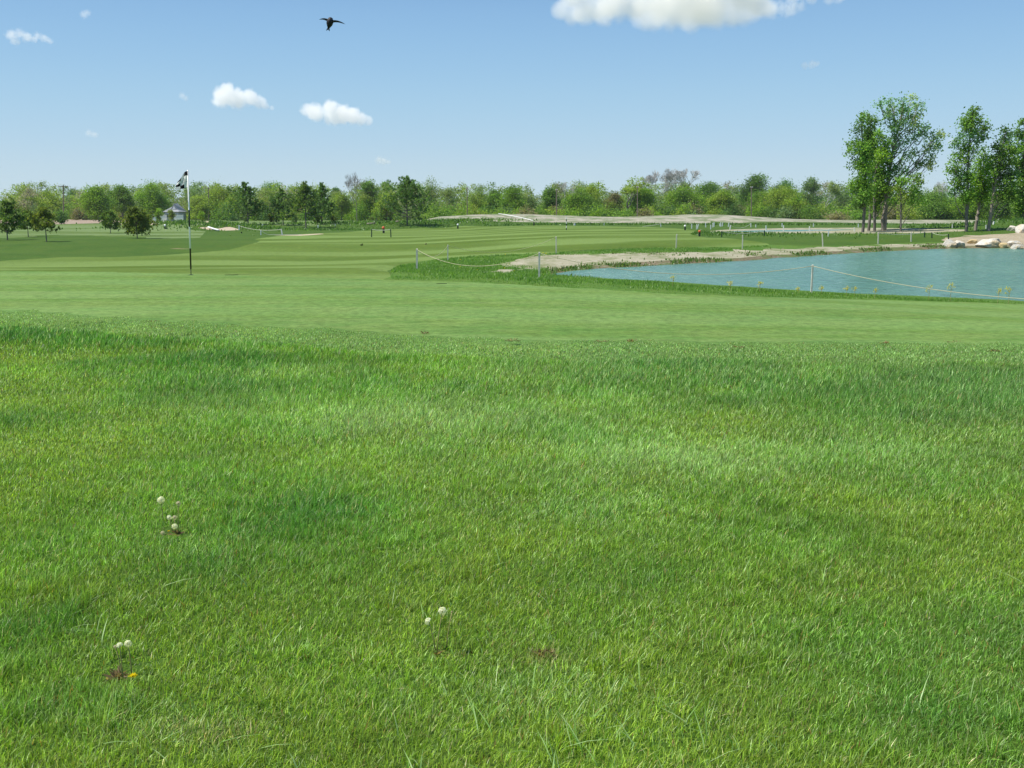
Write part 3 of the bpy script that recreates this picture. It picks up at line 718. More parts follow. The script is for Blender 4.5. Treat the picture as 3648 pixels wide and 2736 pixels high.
for i, (u, v, w, Y, kd, style, lb) in enumerate(far):
    x = (u-1824)/FPX*Y/1.0; x = at(u, 775, Y).x
    b = g0(x, Y); Hh = size_at(b, v, u); W = wide(w, Y); sd = 500+i*7
    if style == 'round': ms = broadleaf(sd, Hh*1.04, W*1.12, kd, .06, 24, 34, 18, .19, .02*Hh+.04, {'bright': 'mid', 'spring': 'bright', 'dark': 'mid'}.get(kd, 'mid'), 1.0, .24, .075)
    elif style == 'bush': ms = broadleaf(sd, Hh*1.04, W*1.15, kd, .02, 20, 30, 16, .19, .1, 'olive', 1.0, .24, .08)
    elif style == 'tall': ms = broadleaf(sd, Hh*1.04, W*1.15, kd, .08, 22, 30, 15, .19, .14, 'grey', 1.0, .23, .08)
    elif style == 'loose': ms = broadleaf(sd, Hh*1.04, W*1.18, kd, .06, 22, 26, 14, .18, .15, 'spring' if kd != 'dark' else 'mid', .9, .22, .085)
    elif style == 'sparse': ms = broadleaf(sd, Hh*1.04, W*1.15, kd, .08, 20, 16, 13, .17, .13, 'grey', .9, .22, .09)
    elif style == 'open': ms = bare_tree(sd, Hh, 1.0, .20, 6, up=.35, leaf='spring' if kd == 'pale' else 'pale', nleaf=420, lsize=.17, rmin=.02)
    else: ms = bare_tree(sd, Hh, .95, .17, 9 if u in (2322, 2430) else 8, up=.6, rmin=.03 if u in (2322, 2430) else .02)
    sc = 1.0
    if ms[0].vertices and style in ('open', 'bare'):
        X = np.empty(len(ms[0].vertices)*3, np.float32); ms[0].vertices.foreach_get('co', X); ext = np.percentile(np.abs(X[0::3]), 97)*2
        k = min(2.6, max(.5, W/ext))*(1.35 if u in (2322, 2430) else 1); sc = (k, k, 1)
    stand('broadleaf_tree' if style not in ('bare',) else 'bare_tree', ms, b, lb, 'tree', FG, 0, sc, 'twig_bark' if kd == 'twig' else 'bark')
# small round trees by the house, dark evergreen bush at left
for u, vb, vt, w, Y, kd, sd, lb in ((564, 774, 741, 27, 238, 'bright', 91, 'small round bright green tree at the left corner of the house'),
                               (612, 775, 748, 26, 240, 'olive', 92, 'thin olive shrub in front of the house wall'),
                               (218, 789, 752, 56, 190, 'dark', 93, 'dark evergreen bush below the utility pole'),
                               (717, 780, 752, 24, 200, 'bright', 94, 'small green bush at the edge of the brown field right of the flagstick')):
    x = at(u, 775, Y).x; b = g0(x, Y); Hh = size_at(b, vt, u)
    stand('shrub', broadleaf(sd, Hh, wide(w, Y), kd, .08, 10, 18, 10, .13, .06), b, lb, 'shrub')

# undergrowth and second row: a mass nobody could count
rg = np.random.default_rng(77); C = []; T = []
def blob(x, y, h, w, kd, n):
    z = Hs(x, y); g = np.array(GREENS[kd])*rg.uniform(.8, 1.15)
    d = rvec(rg, n)*(rg.random((n, 1))**.5); d[:, 2] = np.abs(d[:, 2])*rg.uniform(.7, 1)
    for q in d: C.append((x+q[0]*w/2, y+q[1]*w/2, z+q[2]*h+.1, rg.uniform(.7, 1.3))); T.append(g*rg.uniform(.8, 1.2))
kinds = ['bright', 'mid', 'spring', 'grey', 'olive', 'mid', 'bright', 'brown', 'dark', 'pale']
for i in range(330):                              # low shrubs along the foot of the row
    u = -920+i*17.2+rg.uniform(-8, 8); left = u < 1500
    Y = (rg.uniform(262, 300) if left else rg.uniform(226, 262)) if u > 700 else rg.uniform(275, 320)
    if 540 < u < 680: Y = rg.uniform(300, 330)
    x = at(u, 775, Y).x; v = rg.uniform(712, 752); blob(x, Y, max(1.2, at(u, v, Y).z-Hs(x, Y)), rg.uniform(3, 6), kinds[rg.integers(0, 9)], 46)
for i in range(480):                              # second and third row
    u = -700+i*10.5+rg.uniform(-10, 10); Y = rg.uniform(300, 390); x = at(u, 775, Y).x
    v = rg.uniform(664, 698)+9*math.sin(u*.011)-(11 if 1480 < u < 3000 else 0); blob(x, Y, at(u, v, Y).z-Hs(x, Y), rg.uniform(6, 10), kinds[rg.integers(0, 10)], 60)
for i in range(190):                              # thin leafed crowns standing up out of the row
    u = rg.uniform(-100, 3750); Y = rg.uniform(285, 335); x = at(u, 775, Y).x; v = rg.uniform(650, 684); h = at(u, v, Y).z-Hs(x, Y); z0 = Hs(x, Y)
    g = np.array(GREENS[['pale', 'grey', 'spring', 'pale', 'bright', 'twig', 'olive'][rg.integers(0, 7)]])
    for k in range(34):
        t = rg.random()**.8; q = rg.normal(size=2)*(.5+1.4*math.sin(math.pi*min(1, t*1.05)))
        C.append((x+q[0]+.8*t, Y+q[1], z0+h*(.35+.65*t), rg.uniform(.6, 1.1))); T.append(g*rg.uniform(.75, 1.2))
Cw = np.array(C); me = crown_mesh(rg, 'woodland_undergrowth', Cw, 20, .6, .24, np.array(T))
tag(link('woodland_undergrowth', me, M['leaf']), 'dense mixed undergrowth filling the foot of the far tree row', 'undergrowth', None, 'stuff')
# trunks seen in the wood
mb = MB()
# ------------------------------------------------------------------ flagstick
def band_mat():
    n = NT('banded_flagstick')
    z = n.n('SeparateXYZ', Vector=n.n('TexCoord').outputs['Object']).outputs[2]
    k = None
    for a, b_ in ((.0, .585), (1.055, 1.42)):
        f = n.math('MULTIPLY', n.math('GREATER_THAN', z, a), n.math('LESS_THAN', z, b_)); k = f if k is None else n.math('ADD', k, f)
    return n.done(n.bsdf(n.mix(k, (.78, .78, .76), (.012, .013, .014)), .35, .5))
M['banded'] = band_mat()
fb = hit(680.5, 979.5); ftop = at(669, 606, fb.y)-fb
fl = empty('golf_flagstick', fb, 'black and white banded flagstick with checkered flag on the putting green', 'flagstick')
def fp(t): return ftop*t
MB().tube([fp(.058), fp(.5), fp(1)], [.018, .0165, .015], 10).build('pole', M['banded'], fl, True)
MB().tube([Vector((0, 0, -.04)), fp(.06)], [.009, .009], 8).build('ferrule', M['black'], fl, True)
def flag_mat():
    n = NT('checkered_cloth')
    uv = n.n('UVMap', _uv_map='UVMap').outputs[0]; s = n.n('SeparateXYZ', Vector=uv)
    u, v = s.outputs[0], s.outputs[1]
    ci = n.math('FLOOR', n.math('MULTIPLY', u, 3)); ri = n.math('FLOOR', n.math('MULTIPLY', v, 4))
    par = n.math('MODULO', n.math('ADD', ci, ri), 2)            # 0 white, 1 black
    emb = n.math('MULTIPLY', n.math('LESS_THAN', u, .667), n.math('MULTIPLY', n.math('GREATER_THAN', v, .25), n.math('LESS_THAN', v, .75)))
    blk = n.math('MULTIPLY', par, n.math('SUBTRACT', 1.0, emb))
    edge = n.math('LESS_THAN', n.math('MINIMUM', n.math('MINIMUM', v, n.math('SUBTRACT', 1.0, v)), n.math('MINIMUM', n.math('SUBTRACT', 1.0, u), n.math('ADD', u, .02))), .022)
    blk = n.math('MAXIMUM', blk, edge)
    # grey green emblem: a leaf shape over a line of lettering and an underline
    def ell(cx, cy, rx, ry):
        a = n.math('POWER', n.math('DIVIDE', n.math('SUBTRACT', u, cx), rx), 2.0); b_ = n.math('POWER', n.math('DIVIDE', n.math('SUBTRACT', v, cy), ry), 2.0)
        return n.math('LESS_THAN', n.math('ADD', a, b_), 1.0)
    e = n.math('MAXIMUM', ell(.36, .62, .035, .055), ell(.30, .56, .05, .03))
    for cx in (.14, .20, .26, .32, .38, .44): e = n.math('MAXIMUM', e, ell(cx, .49 if int(cx*100) % 4 else .50, .02, .032))
    ln = n.math('MULTIPLY', n.math('LESS_THAN', n.math('ABSOLUTE', n.math('SUBTRACT', v, .385)), .016), n.math('LESS_THAN', n.math('ABSOLUTE', n.math('SUBTRACT', u, .28)), .24))
    e = n.math('MULTIPLY', n.math('MAXIMUM', e, ln), emb)
    c = n.mix(blk, (.84, .84, .82), (.012, .014, .016)); c = n.mix(e, c, (.36, .42, .39))
    b_ = n.bsdf(c, .7, .2); t = n.n('BsdfTranslucent', Color=c).outputs[0]
    return n.done(n.n('MixShader', i0=.5, i1=b_, i2=t).outputs[0])
GS, GT = 22, 18; V = []; UV = []
for i in range(GS+1):
    s = i/GS
    for j in range(GT+1):
        t = j/GT
        base = ftop*(.833+.158*t)
        x = -.245*s**.92-.03*s*(1-t)*0-.012*math.sin(s*7)*(t)
        z = -.035*s*(1-t)-.185*s**.95*t+.035*math.sin(s*math.pi*1.6)*t
        y = .05*math.sin(s*5.2+.4*t)*(.4+.6*s)+.12*s*t+.012*math.sin(9*s+5*t)
        bulge = .02*math.sin(math.pi*t)*s
        V.append(tuple(base+Vector((x-bulge, y-.012, z)))); UV.append((s, t))
F = [(i*(GT+1)+j, (i+1)*(GT+1)+j, (i+1)*(GT+1)+j+1, i*(GT+1)+j+1) for i in range(GS) for j in range(GT)]
me = bpy.data.meshes.new('flag'); me.from_pydata(V, [], F); me.update(); ul = me.uv_layers.new(name='UVMap')
for lp in me.loops: ul.data[lp.index].uv = UV[lp.vertex_index]
for p in me.polygons: p.use_smooth = True
flag = link('flag', me, flag_mat(), fl); so = flag.modifiers.new('cloth', 'SOLIDIFY'); so.thickness = .003
MB().tube([Vector((0, 0, .0)), Vector((0, 0, .006))], [.054, .054], 20).build('putting_cup', M['black'], None, loc=fb+Vector((0, 0, .001)))
tag(bpy.data.objects['putting_cup'], 'dark cup at the foot of the flagstick', 'cup')

# thin dark oval marks laid on the green
for u, v, w, lb in ((825, 980, 46, 'thin dark mark on the putting green right of the flagstick'), (1574, 1010.5, 36, 'thin dark mark on the putting green in front of the tall stake with slack rope')):
    b = hit(u, v); L = wide(w, b.y); m = MB(); n = 14
    for i in range(n):
        a = 2*math.pi*i/n
    m.v = [(math.cos(2*math.pi*i/n)*L/2*(1+.1*math.sin(3*i)), math.sin(2*math.pi*i/n)*.035*(1+.2*math.sin(5*i)), .006) for i in range(n)]+[(math.cos(2*math.pi*i/n)*L/2.2, math.sin(2*math.pi*i/n)*.03, -.03) for i in range(n)]
    m.f = [tuple(range(n))]+[(i, (i+1) % n, n+(i+1) % n, n+i) for i in range(n)]
    tag(m.build('turf_mark', plain('dark_mark', (.02, .035, .012), .9, .1), None, loc=b), lb, 'turf mark')

# ------------------------------------------------------------------ stakes and ropes
posts = {}
def stake(key, ub, vb, ut, vt, w, mt, label, name='rope_stake', cat='stake', group='rope stakes round the pond', cap=None, n=4):
    b = hit(ub, vb); t = at(ut, vt, b.y); r = wide(w, b.y)*.5*1.15
    o = empty(name, b, label, cat, group)
    d = t-b
    m = MB().tube([Vector((0, 0, -.12)), d*.55, d*.985, d], [r*1.05, r, r*.97, r*.7], n); m.build('post', M[mt], o)
    if cap: MB().ball(d+Vector((0, 0, r*.3)), r*1.5, 8, 5).build('cap', M[cap], o, True)
    posts[key] = t; return o
stake('a', 1485, 962, 1485.5, 886, 7.5, 'wood', 'thick weathered stake left of the pond with slack rope on both sides')
stake('b', 1595, 929, 1595.5, 872, 4.5, 'wood', 'thin stake behind the thick weathered one, at the fairway edge')
stake('c', 1920.5, 990, 1921.5, 898, 8, 'wood', 'pale stake at the left tip of the pond in front of the gravel')
stake('d', 1981.5, 905, 1981, 842, 4.5, 'wood', 'stake at the fairway edge behind the gravel, near the pond tip')
stake('e', 2408.5, 886, 2411, 834, 4.2, 'wood', 'slightly leaning stake at the fairway tip behind the gravel shore')
stake('f', 2645, 886, 2646, 837, 3.8, 'wood', 'second stake along the far gravel shore, left of the leaning one')
stake('g', 2932, 879, 2929, 832, 3.8, 'wood', 'stake leaning left on the grass above the far shore')
stake('h', 3128.5, 868, 3129, 828, 3.8, 'wood', 'stake in front of the tall poplar clump')
stake('i', 3246, 861, 3246, 827, 3.6, 'wood', 'stake between the two poplar groups above the shore')
stake('j', 2890.5, 1045, 2895.5, 943, 7, 'wood', 'tall pale stake on the near bank standing against the water')
for k, ub, vb, ut, vt, lb in (('k1', 2571, 845, 2571.5, 823.5, 'dark green stake right of the red topped marker'), ('k2', 2723, 841, 2723, 820.5, 'dark green stake in the rough midway along the far bank'),
                          ('k3', 3294, 845, 3294, 826.5, 'left one of two dark stakes near the gravel slope'), ('k4', 3320, 848, 3320, 827, 'right one of two dark stakes near the gravel slope'), ('k5', 3380, 856, 3378, 833.5, 'dark stake beside the left pair of boulders')):
    stake(k, ub, vb, ut, vt, 4.0, 'dkgreen', lb, 'green_stake', 'stake', 'dark green stakes on the far bank')
WS = [(2464,815,2464.5,797,'white stake nearest the white capped marker'), (2482,817,2482,799.5,'upright white stake crossed by a leaning one'), (2483.5,816,2489,798,'leaning white stake crossing an upright one'), (2515,810,2513,794,'white stake tilted left at the back of the stake cluster'),
      (2532,817,2532,801,'short white stake at the front of the stake cluster'), (2540,810,2539.5,794,'left stake of a close white pair in the cluster'), (2544,808,2544,792,'right stake of a close white pair in the cluster'), (2564,806,2564,796,'very short white stake at the back of the cluster'),
      (2568,807,2568,792,'white stake beside the very short one'), (2573,806,2575,793,'white stake tilted right beside the very short one'), (2594.5,808,2597.5,792.5,'white stake leaning right at the right end of the cluster'), (2600,818,2603,802,'leaning white stake on the gravel at the right end of the cluster'),
      (2675,809,2675,795,'white stake on the grass beyond the far gravel, left of three'), (2692.5,810,2692.5,800,'small faded stake on the grass beyond the far gravel'), (2786.5,808,2786.5,795.5,'white stake beyond the far gravel, middle of three'),
      (2729,824,2729,803.5,'white stake at the left end of the far water'), (2791.5,825,2791.5,803.5,'second white stake along the far water'), (2884,827,2884,806.5,'third white stake along the far water'), (2951,842.5,2951.5,816.5,'white stake standing in the rough in front of the far water'),
      (3044,825,3044,810,'short white stake left of the poplar stems'), (2898,808,2898,796,'white stake beyond the far gravel, right of three'), (3058,810,3058,797,'white stake on the far grass left of the poplar stems'), (3393,813,3393,799.5,'white stake on the far grass between the poplar groups'), (3513,815,3513,801,'white stake behind the long leaning poplar stem')]
for i, (ub, vb, ut, vt, lb) in enumerate(WS):
    stake('w%d' % i, ub, vb, ut, vt, 3.6 if i < 20 else 3.2, 'white', lb, 'white_stake', 'stake', 'white stakes round the far water')
for i, (ub, vb, ut, vt, w, lb) in enumerate([(851.5,820,851.5,803,4.5,'white stake at the right end of the small sand mound'), (935,808,935,797.5,3.2,'small white stake between the first two pines'), (929,837,929,820.5,3.6,'white stake with rope hanging to the ground'),
        (1006,837,1001.5,816,4.2,'white stake leaning left with rope on its top'), (1133,814,1133,802,4,'white stake beside the stem of the pine with the forked top'), (1194,805,1194,798,2.6,'tiny white stake in front of the brown field'), (2152,803,2152,793.5,2.6,'tiny white stake at the back edge of the striped fairway'), (2354,808,2354,796.5,3,'pale stake near the end of a low rope')]):
    stake('s%d' % i, ub, vb, ut, vt, w, 'white', lb, 'white_stake', 'stake', 'white stakes scattered on the course')
stake('t1', 1324, 845, 1324, 816.5, 4, 'dkgreen', 'left green stake holding the short white rope', 'green_stake', 'stake', 'stakes of the short white rope')
stake('t2', 1393, 845, 1391.5, 816.5, 4, 'dkgreen', 'right green stake holding the short white rope', 'green_stake', 'stake', 'stakes of the short white rope')
TG = 'tee markers on the course'
for ub, vb, ut, vt, w, cap, lb in ((588, 816.5, 588, 804, 5, 'white', 'black marker post with white cap left of the flagstick'), (1631, 815, 1631, 801.5, 4.5, 'white', 'black marker post with white cap on the striped fairway'), (2440.6, 820, 2440.6, 806, 5, 'white', 'black marker post with white cap near the white stake cluster'),
        (1367, 830.5, 1366, 813, 6.5, 'orange', 'dark marker post with orange cap behind the short white rope'), (2492, 842.5, 2492, 825.5, 6, 'orange', 'dark marker post with red cap at the fairway tip'), (1902, 803.5, 1902, 791, 4, 'black', 'plain dark post at the end of the white pipe'), (871.5, 802, 871.5, 795.5, 3.5, 'black', 'small dark post before the first tall pine'), (860.5, 831, 860.5, 825.5, 4, 'black', 'low dark peg on the small sand mound')):
    stake('m', ub, vb, ut, vt, w, 'black', lb, 'marker_post', 'marker post', TG, cap if cap != 'black' else None, 8)
def rope(p, q, mid, label, mt='rope', r=.006, group='ropes between the stakes'):
    """mid: photo pixel of the lowest point, or a sag in metres"""
    p, q = Vector(p), Vector(q); p.z -= .03; q.z -= .03
    if isinstance(mid, tuple):
        um, vm, f = mid; Y = p.y+(q.y-p.y)*f; m = at(um, vm, Y); zm = m.z
        # quadratic through p, m (at f), q
        a = ((zm-p.z)/f-(q.z-p.z))/(f-1); b_ = (q.z-p.z)-a
        zf = lambda t: p.z+b_*t+a*t*t
    else: zf = lambda t: p.z+(q.z-p.z)*t-4*mid*t*(1-t)
    pts_ = []
    for i in range(29):
        t = i/28; w = p.lerp(q, t); w.z = zf(t); g = Hs(w.x, w.y)+.012; w.z = max(w.z, g); pts_.append(w)
    o = MB().tube([x-p for x in pts_], r, 5).build('rope', M[mt], None, True, p)
    return tag(o, label, 'rope', group)
rope(posts['a'], posts['c'], (1703, 947, .5), 'slack yellow rope sagging from the thick stake to the pale stake at the pond tip', r=.0062)
rope(posts['a'], posts['b'], (1545, 914, .48), 'short slack rope from the thick stake back to the thin one')
rope(posts['b'], posts['d'], (1800, 895, .55), 'thin rope lying low along the fairway edge', r=.0055)
rope(posts['c'], posts['j'], (2527, 978, .6), 'long rope hanging in front of the water between the two pale stakes', r=.007)
qr = at(3760, 1066, hit(3760, 1105).y); rope(posts['j'], qr, .12, 'rope running from the near bank stake out of the photo at right', r=.0065)
rope(posts['k1'], posts['k2'], .14, 'thin pale rope between the dark green stakes in the rough', 'pale_rope', .012)
rope(posts['k2'], posts['w18'], .08, 'thin pale rope from a dark green stake to a white stake', 'pale_rope', .012)
rope(posts['h'], posts['k3'], .10, 'thin pale rope running from the poplars toward the dark stakes', 'pale_rope', .01)
rope(posts['k4'], posts['k5'], .08, 'thin rope between the dark stakes near the boulders', 'pale_rope', .01)
rope(posts['t1'], posts['t2'], .06, 'short white rope strung between two green stakes on the fairway', 'pale_rope', .022)
rope(posts['s0'], posts['s3'], .25, 'pale rope from the sand mound to the left leaning stake', 'pale_rope', .016)
rope(posts['s2'], hit(1075, 836), .55, 'rope dropping from a white stake and lying on the ground', 'pale_rope', .016)
rope(posts['w11'], posts['w12'], .35, 'sagging rope at the right end of the white stake cluster', 'pale_rope', .014)
rope(at(2290, 806, posts['s7'].y), posts['s7'], .02, 'low rope at the back edge of the striped fairway', 'pale_rope', .02)
# far flagstick, far white flag, white pipe, white box
def striped(name, ub, vb, ut, vt, w, label, flagpx=None):
    b = hit(ub, vb); d = at(ut, vt, b.y)-b; o = empty(name, b, label, 'flagstick'); r = wide(w, b.y)/2; n = 6
    for i in range(n): MB().tube([d*(i/n), d*((i+1)/n-.0005)], r, 6).build('pole_band', M['black' if i % 2 == 0 else 'white'], o)
    if flagpx:
        m = MB(); k = wide(1, b.y); P = [d+Vector((dx*k, (i % 2)*.12, -dy*k)) for i, (dx, dy) in enumerate(flagpx)]
        m.poly(P); fo = m.build('flag', M['white'], o); s_ = fo.modifiers.new('cloth', 'SOLIDIFY'); s_.thickness = .02
striped('golf_flagstick', 2017.7, 820, 2017.7, 773, 3, 'distant banded flagstick on the striped fairway behind the gravel shore')
striped('golf_flagstick', 421, 779, 420, 739, 2.2, 'far flagstick with a small white flag in front of the left trees', [(0, 0), (6, 2), (6, 8), (0, 7)])
def pipe(pxs, r, label, lift=.06):
    P = [hit(u, v) for u, v in pxs]; P = [p+Vector((0, 0, lift+r)) for p in P]; o = P[0].copy()
    tag(MB().tube([p-o for p in P], r, 8).build('white_pipe', M['white'], None, True, o), label, 'pipe')
pipe([(742, 814), (752, 817), (764, 821), (779, 825)], .10, 'white pipe lying across the small sand mound')
mp = [at(u, v, Y) for u, v, Y in ((1776, 763.5, 178), (1800, 767, 173), (1830, 773, 168), (1870, 781, 162), (1899, 788.5, 156))]
mp = [Vector((p.x, p.y, max(p.z, Hs(p.x, p.y))+.12)) for p in mp]
tag(MB().tube([p-mp[0] for p in mp], .055, 8).build('white_pipe', M['white'], None, True, mp[0]), 'long white pipe running down the pale gravel mound', 'pipe')
for u, v, w, h, lb in ((1322, 800, 30, 4, 'pale log lying on the grass ridge left of the largest pine'), (1416, 793, 14, 4, 'small pale log beside the largest pine')):
    b = hit(u, v); L = wide(w, b.y); o = MB().tube([Vector((-L/2, 0, .1)), Vector((0, .05, .14)), Vector((L/2, 0, .2))], [.1, .12, .08], 7).build('log', M['pale_bark'], None, True, b); tag(o, lb, 'log')
b = hit(2047, 803); o = MB().box((0, 0, .12), (.2, .18, .24), .2, .8).box((0, 0, .255), (.12, .1, .03), .2).build('litter_box', M['white'], None, loc=b); tag(o, 'small white box at the back edge of the striped fairway', 'box')
b = hit(3540, 800); o = MB().box((0, 0, .1), (.11, .1, .2), .2, .85).box((0, 0, .215), (.07, .06, .03), .2).build('litter_box', M['white'], None, loc=b); tag(o, 'small white box at the far grass behind the long leaning poplar stem', 'box')
for u, v, s, lb in ((1288, 875, 9, 'brown clod on the fairway in front of the short white rope'), (1516.5, 871, 6, 'small brown clod on the fairway behind the thick stake')):
    b = hit(u, v); r = wide(s, b.y)/2; m = MB().ball((0, 0, r*.5), r, 8, 6, (1.1, .8, .7)).ball((r*.7, 0, r*1.0), r*.45, 7, 5)
    rg = np.random.default_rng(int(u)); m.v = [tuple(np.array(p)*(1+.18*rg.normal())) for p in m.v]
    tag(m.build('earth_clod', M['bank_edge'], None, loc=b), lb, 'clod')

# ------------------------------------------------------------------ boulders
def rock_mat():
    n = NT('limestone'); v = n.n('TexCoord').outputs['Object']
    f = n.noise(1.6, 5, .65, v); g = n.noise(7, 5, .7, n.scaled(1, 1, 3.5, 0, v))
    c = n.mix(n.ramp(f, .42, .62), (.66, .62, .54), (.58, .46, .28)); c = n.mix(n.math('MULTIPLY', n.ramp(g, .5, .75), .6), c, (.30, .27, .22))
    return n.done(n.bsdf(c, .85, .2, n.bump(n.math('ADD', g, n.math('MULTIPLY', f, .8)), 1.0, .09)))
def rock_mat2():
    n = NT('yellow_limestone'); v = n.n('TexCoord').outputs['Object']; g = n.noise(5, 5, .7, v)
    return n.done(n.bsdf(n.mix(g, (.60, .47, .24), (.42, .31, .16)), .85, .2, n.bump(g, .6, .05)))
M['rock'] = rock_mat(); M['rock_y'] = rock_mat2()
def boulder(seed, dx, dy, dz, flat=.35, cuts=11):
    import bmesh
    bm = bmesh.new(); bmesh.ops.create_icosphere(bm, subdivisions=4, radius=1.0)
    for v in bm.verts: v.co /= (abs(v.co.x)**3.2+abs(v.co.y)**3.2+abs(v.co.z)**3.2)**(1/3.2)
    rg = np.random.default_rng(seed)
    for i in range(cuts):
        nrm = Vector(rg.normal(size=3)).normalized(); k = rg.uniform(.66, 1.0)
        for v in bm.verts:
            d = v.co.dot(nrm)
            if d > k: v.co -= nrm*(d-k)*.93
    for v in bm.verts:
        c = v.co; v.co = c*(1+.04*(float(vnoise(c.x*7+seed, c.y*7+c.z*9, 1, seed+3))-.5)+.07*(float(vnoise(c.x*3+seed, c.y*3+c.z*4, 1, seed))-.5))
        v.co.x *= dx/2; v.co.y *= dy/2; v.co.z = v.co.z*dz*.62+dz*.40
    me = bpy.data.meshes.new('boulder'); bm.to_mesh(me); bm.free(); return me
def zr(x, y): return (3248+x*.1808, 700+y*.1808)
rk = [((670,900), 860, 1005, 1, 'rock', 'rounded cream boulder at the water, leftmost of all', .9), ((885,1072), 868, 1004, 2, 'rock', 'smaller boulder with a dark hollow under its white top', .9), ((1150,1345), 852, 935, 3, 'rock_y', 'low yellow boulder behind the large slab', .9),
      ((1310,1790), 858, 1003, 4, 'rock', 'large white slab boulder with a dark front at the waterline', .6), ((1520,1822), 832, 915, 5, 'rock', 'flat white slab lying on top of the large slab boulder', .6), ((1765,1935), 922, 1012, 6, 'rock_y', 'small tan boulder right of the large slab', .9),
      ((1925,2240), 880, 975, 7, 'rock', 'low flat boulder with a dark crevice near the right edge', .7), ((2010,2290), 965, 1040, 8, 'rock', 'pale boulder half under water at the right edge', .7), ((1935,2120), 580, 680, 9, 'rock', 'upper pale boulder on the dirt slope', .9), ((2108,2330), 565, 720, 10, 'rock', 'upper white boulder on the dirt slope cut off by the right edge', .9)]
base_rock = None
for (x0, x1), yt, yb, sd, mt, lb, dd in rk:
    u0, vt = zr(x0, yt); u1, vb = zr(x1, yb); um = (u0+u1)/2
    b = hit(um, vb)
    if sd == 5: b = Vector((at(um, vb, base_rock.y+.25).x, base_rock.y+.3, at(um, vb, base_rock.y+.3).z))
    if sd == 4: base_rock = b.copy()
    W = wide(u1-u0, b.y)*1.06; Hh = at(um, vt, b.y).z-b.z
    o = link('boulder', boulder(sd+60, W, W*dd, max(.25, Hh*1.12)), M[mt], None, b+Vector((0, .3, -.02)))
    tag(o, lb, 'boulder', 'limestone boulders by the pond')

# ------------------------------------------------------------------ house
YH = 262.0; hb = g0(at(611, 775, YH).x, YH); px = YH/FPX
hz = lambda v: at(611, v, YH).z-hb.z
ho = empty('house', hb, 'small house with grey hipped roof and white gable between the left trees', 'house')
M['roof'] = plain('grey_shingles', (.30, .31, .32), .85, .2, .2, 2.0, .3); M['siding'] = plain('grey_blue_siding', (.40, .43, .46), .7, .2, .1, 3.0)
ze, zt = hz(754), hz(725); wl, wr = (582-611)*px, (639-611)*px
MB().box(((wl+wr)/2, 3.2, ze/2), (wr-wl-.6, 6.0, ze)).build('wall', M['siding'], ho)
m = MB(); yf, yb_ = -.2, 6.6; ax_ = (614-611)*px; gv = hz(733); gw0, gw1 = (601-611)*px, (628-611)*px; zg = hz(747)
yg = .2+(yb_-yf)*.22
m.v = [(wl, yf, ze), (wr, yf, ze), (wr, yb_, ze), (wl, yb_, ze), (ax_, yg, zt), (ax_, yb_-1.5, zt), (gw0, yg, zg), (gw1, yg, zg), (wl, yf, ze-.12), (wr, yf, ze-.12), (wr, yb_, ze-.12), (wl, yb_, ze-.12)]
m.f = [(0, 1, 7, 6), (1, 2, 5, 4, 7), (2, 3, 5), (3, 0, 6, 4, 5), (6, 7, 4), (8, 11, 10, 9), (0, 8, 9, 1), (1, 9, 10, 2), (2, 10, 11, 3), (3, 11, 8, 0)]
rf = m.build('roof', M['roof'], ho)
m = MB(); m.v = [(gw0+.55, yg-.06, zg+.12), (gw1-.55, yg-.06, zg+.12), (ax_, yg-.06, zt-.62), (gw0+.55, yg-.003, zg+.12), (gw1-.55, yg-.003, zg+.12), (ax_, yg-.003, zt-.62)]
m.f = [(0, 1, 2), (3, 5, 4), (0, 3, 4, 1), (1, 4, 5, 2), (2, 5, 3, 0)]; m.build('gable', M['white'], rf)
for x in (wl*.55, wr*.5):
    f = MB().box((x, .17, ze*.55), (1.1, .06, 1.1)).build('window', M['white'], ho); MB().box((x, .13, ze*.55), (.9, .04, .9)).build('pane', plain('window_glass', (.06, .08, .1), .1, .6), f)
for u0, u1, lb in ((570, 594, 'low white wall left of the house front'), (621, 653, 'low white wall right of the house front')):
    x0, x1 = at(u0, 775, YH-3).x, at(u1, 775, YH-3).x; z0 = Hs((x0+x1)/2, YH-3); h_ = at(u0, 766.5, YH-3).z-z0
    tag(MB().box(((0), 0, h_/2), (x1-x0, .25, h_)).box((0, 0, h_+.04), (x1-x0+.1, .35, .08)).build('garden_wall', M['white'], None, loc=(0.5*(x0+x1), YH-3, z0)), lb, 'wall')
x0 = at(552.5, 775, YH-6).x; z0 = Hs(x0, YH-6); h_ = at(552, 763, YH-6).z-z0
so_ = empty('shed', (x0, YH-6, z0), 'little white shed left of the small round tree by the house', 'shed')
MB().box((0, 0, h_/2), (wide(11, YH), 1.2, h_)).build('wall', M['white'], so_); MB().box((0, 0, h_+.05), (wide(12.5, YH), 1.4, .1)).build('roof', M['roof'], so_)

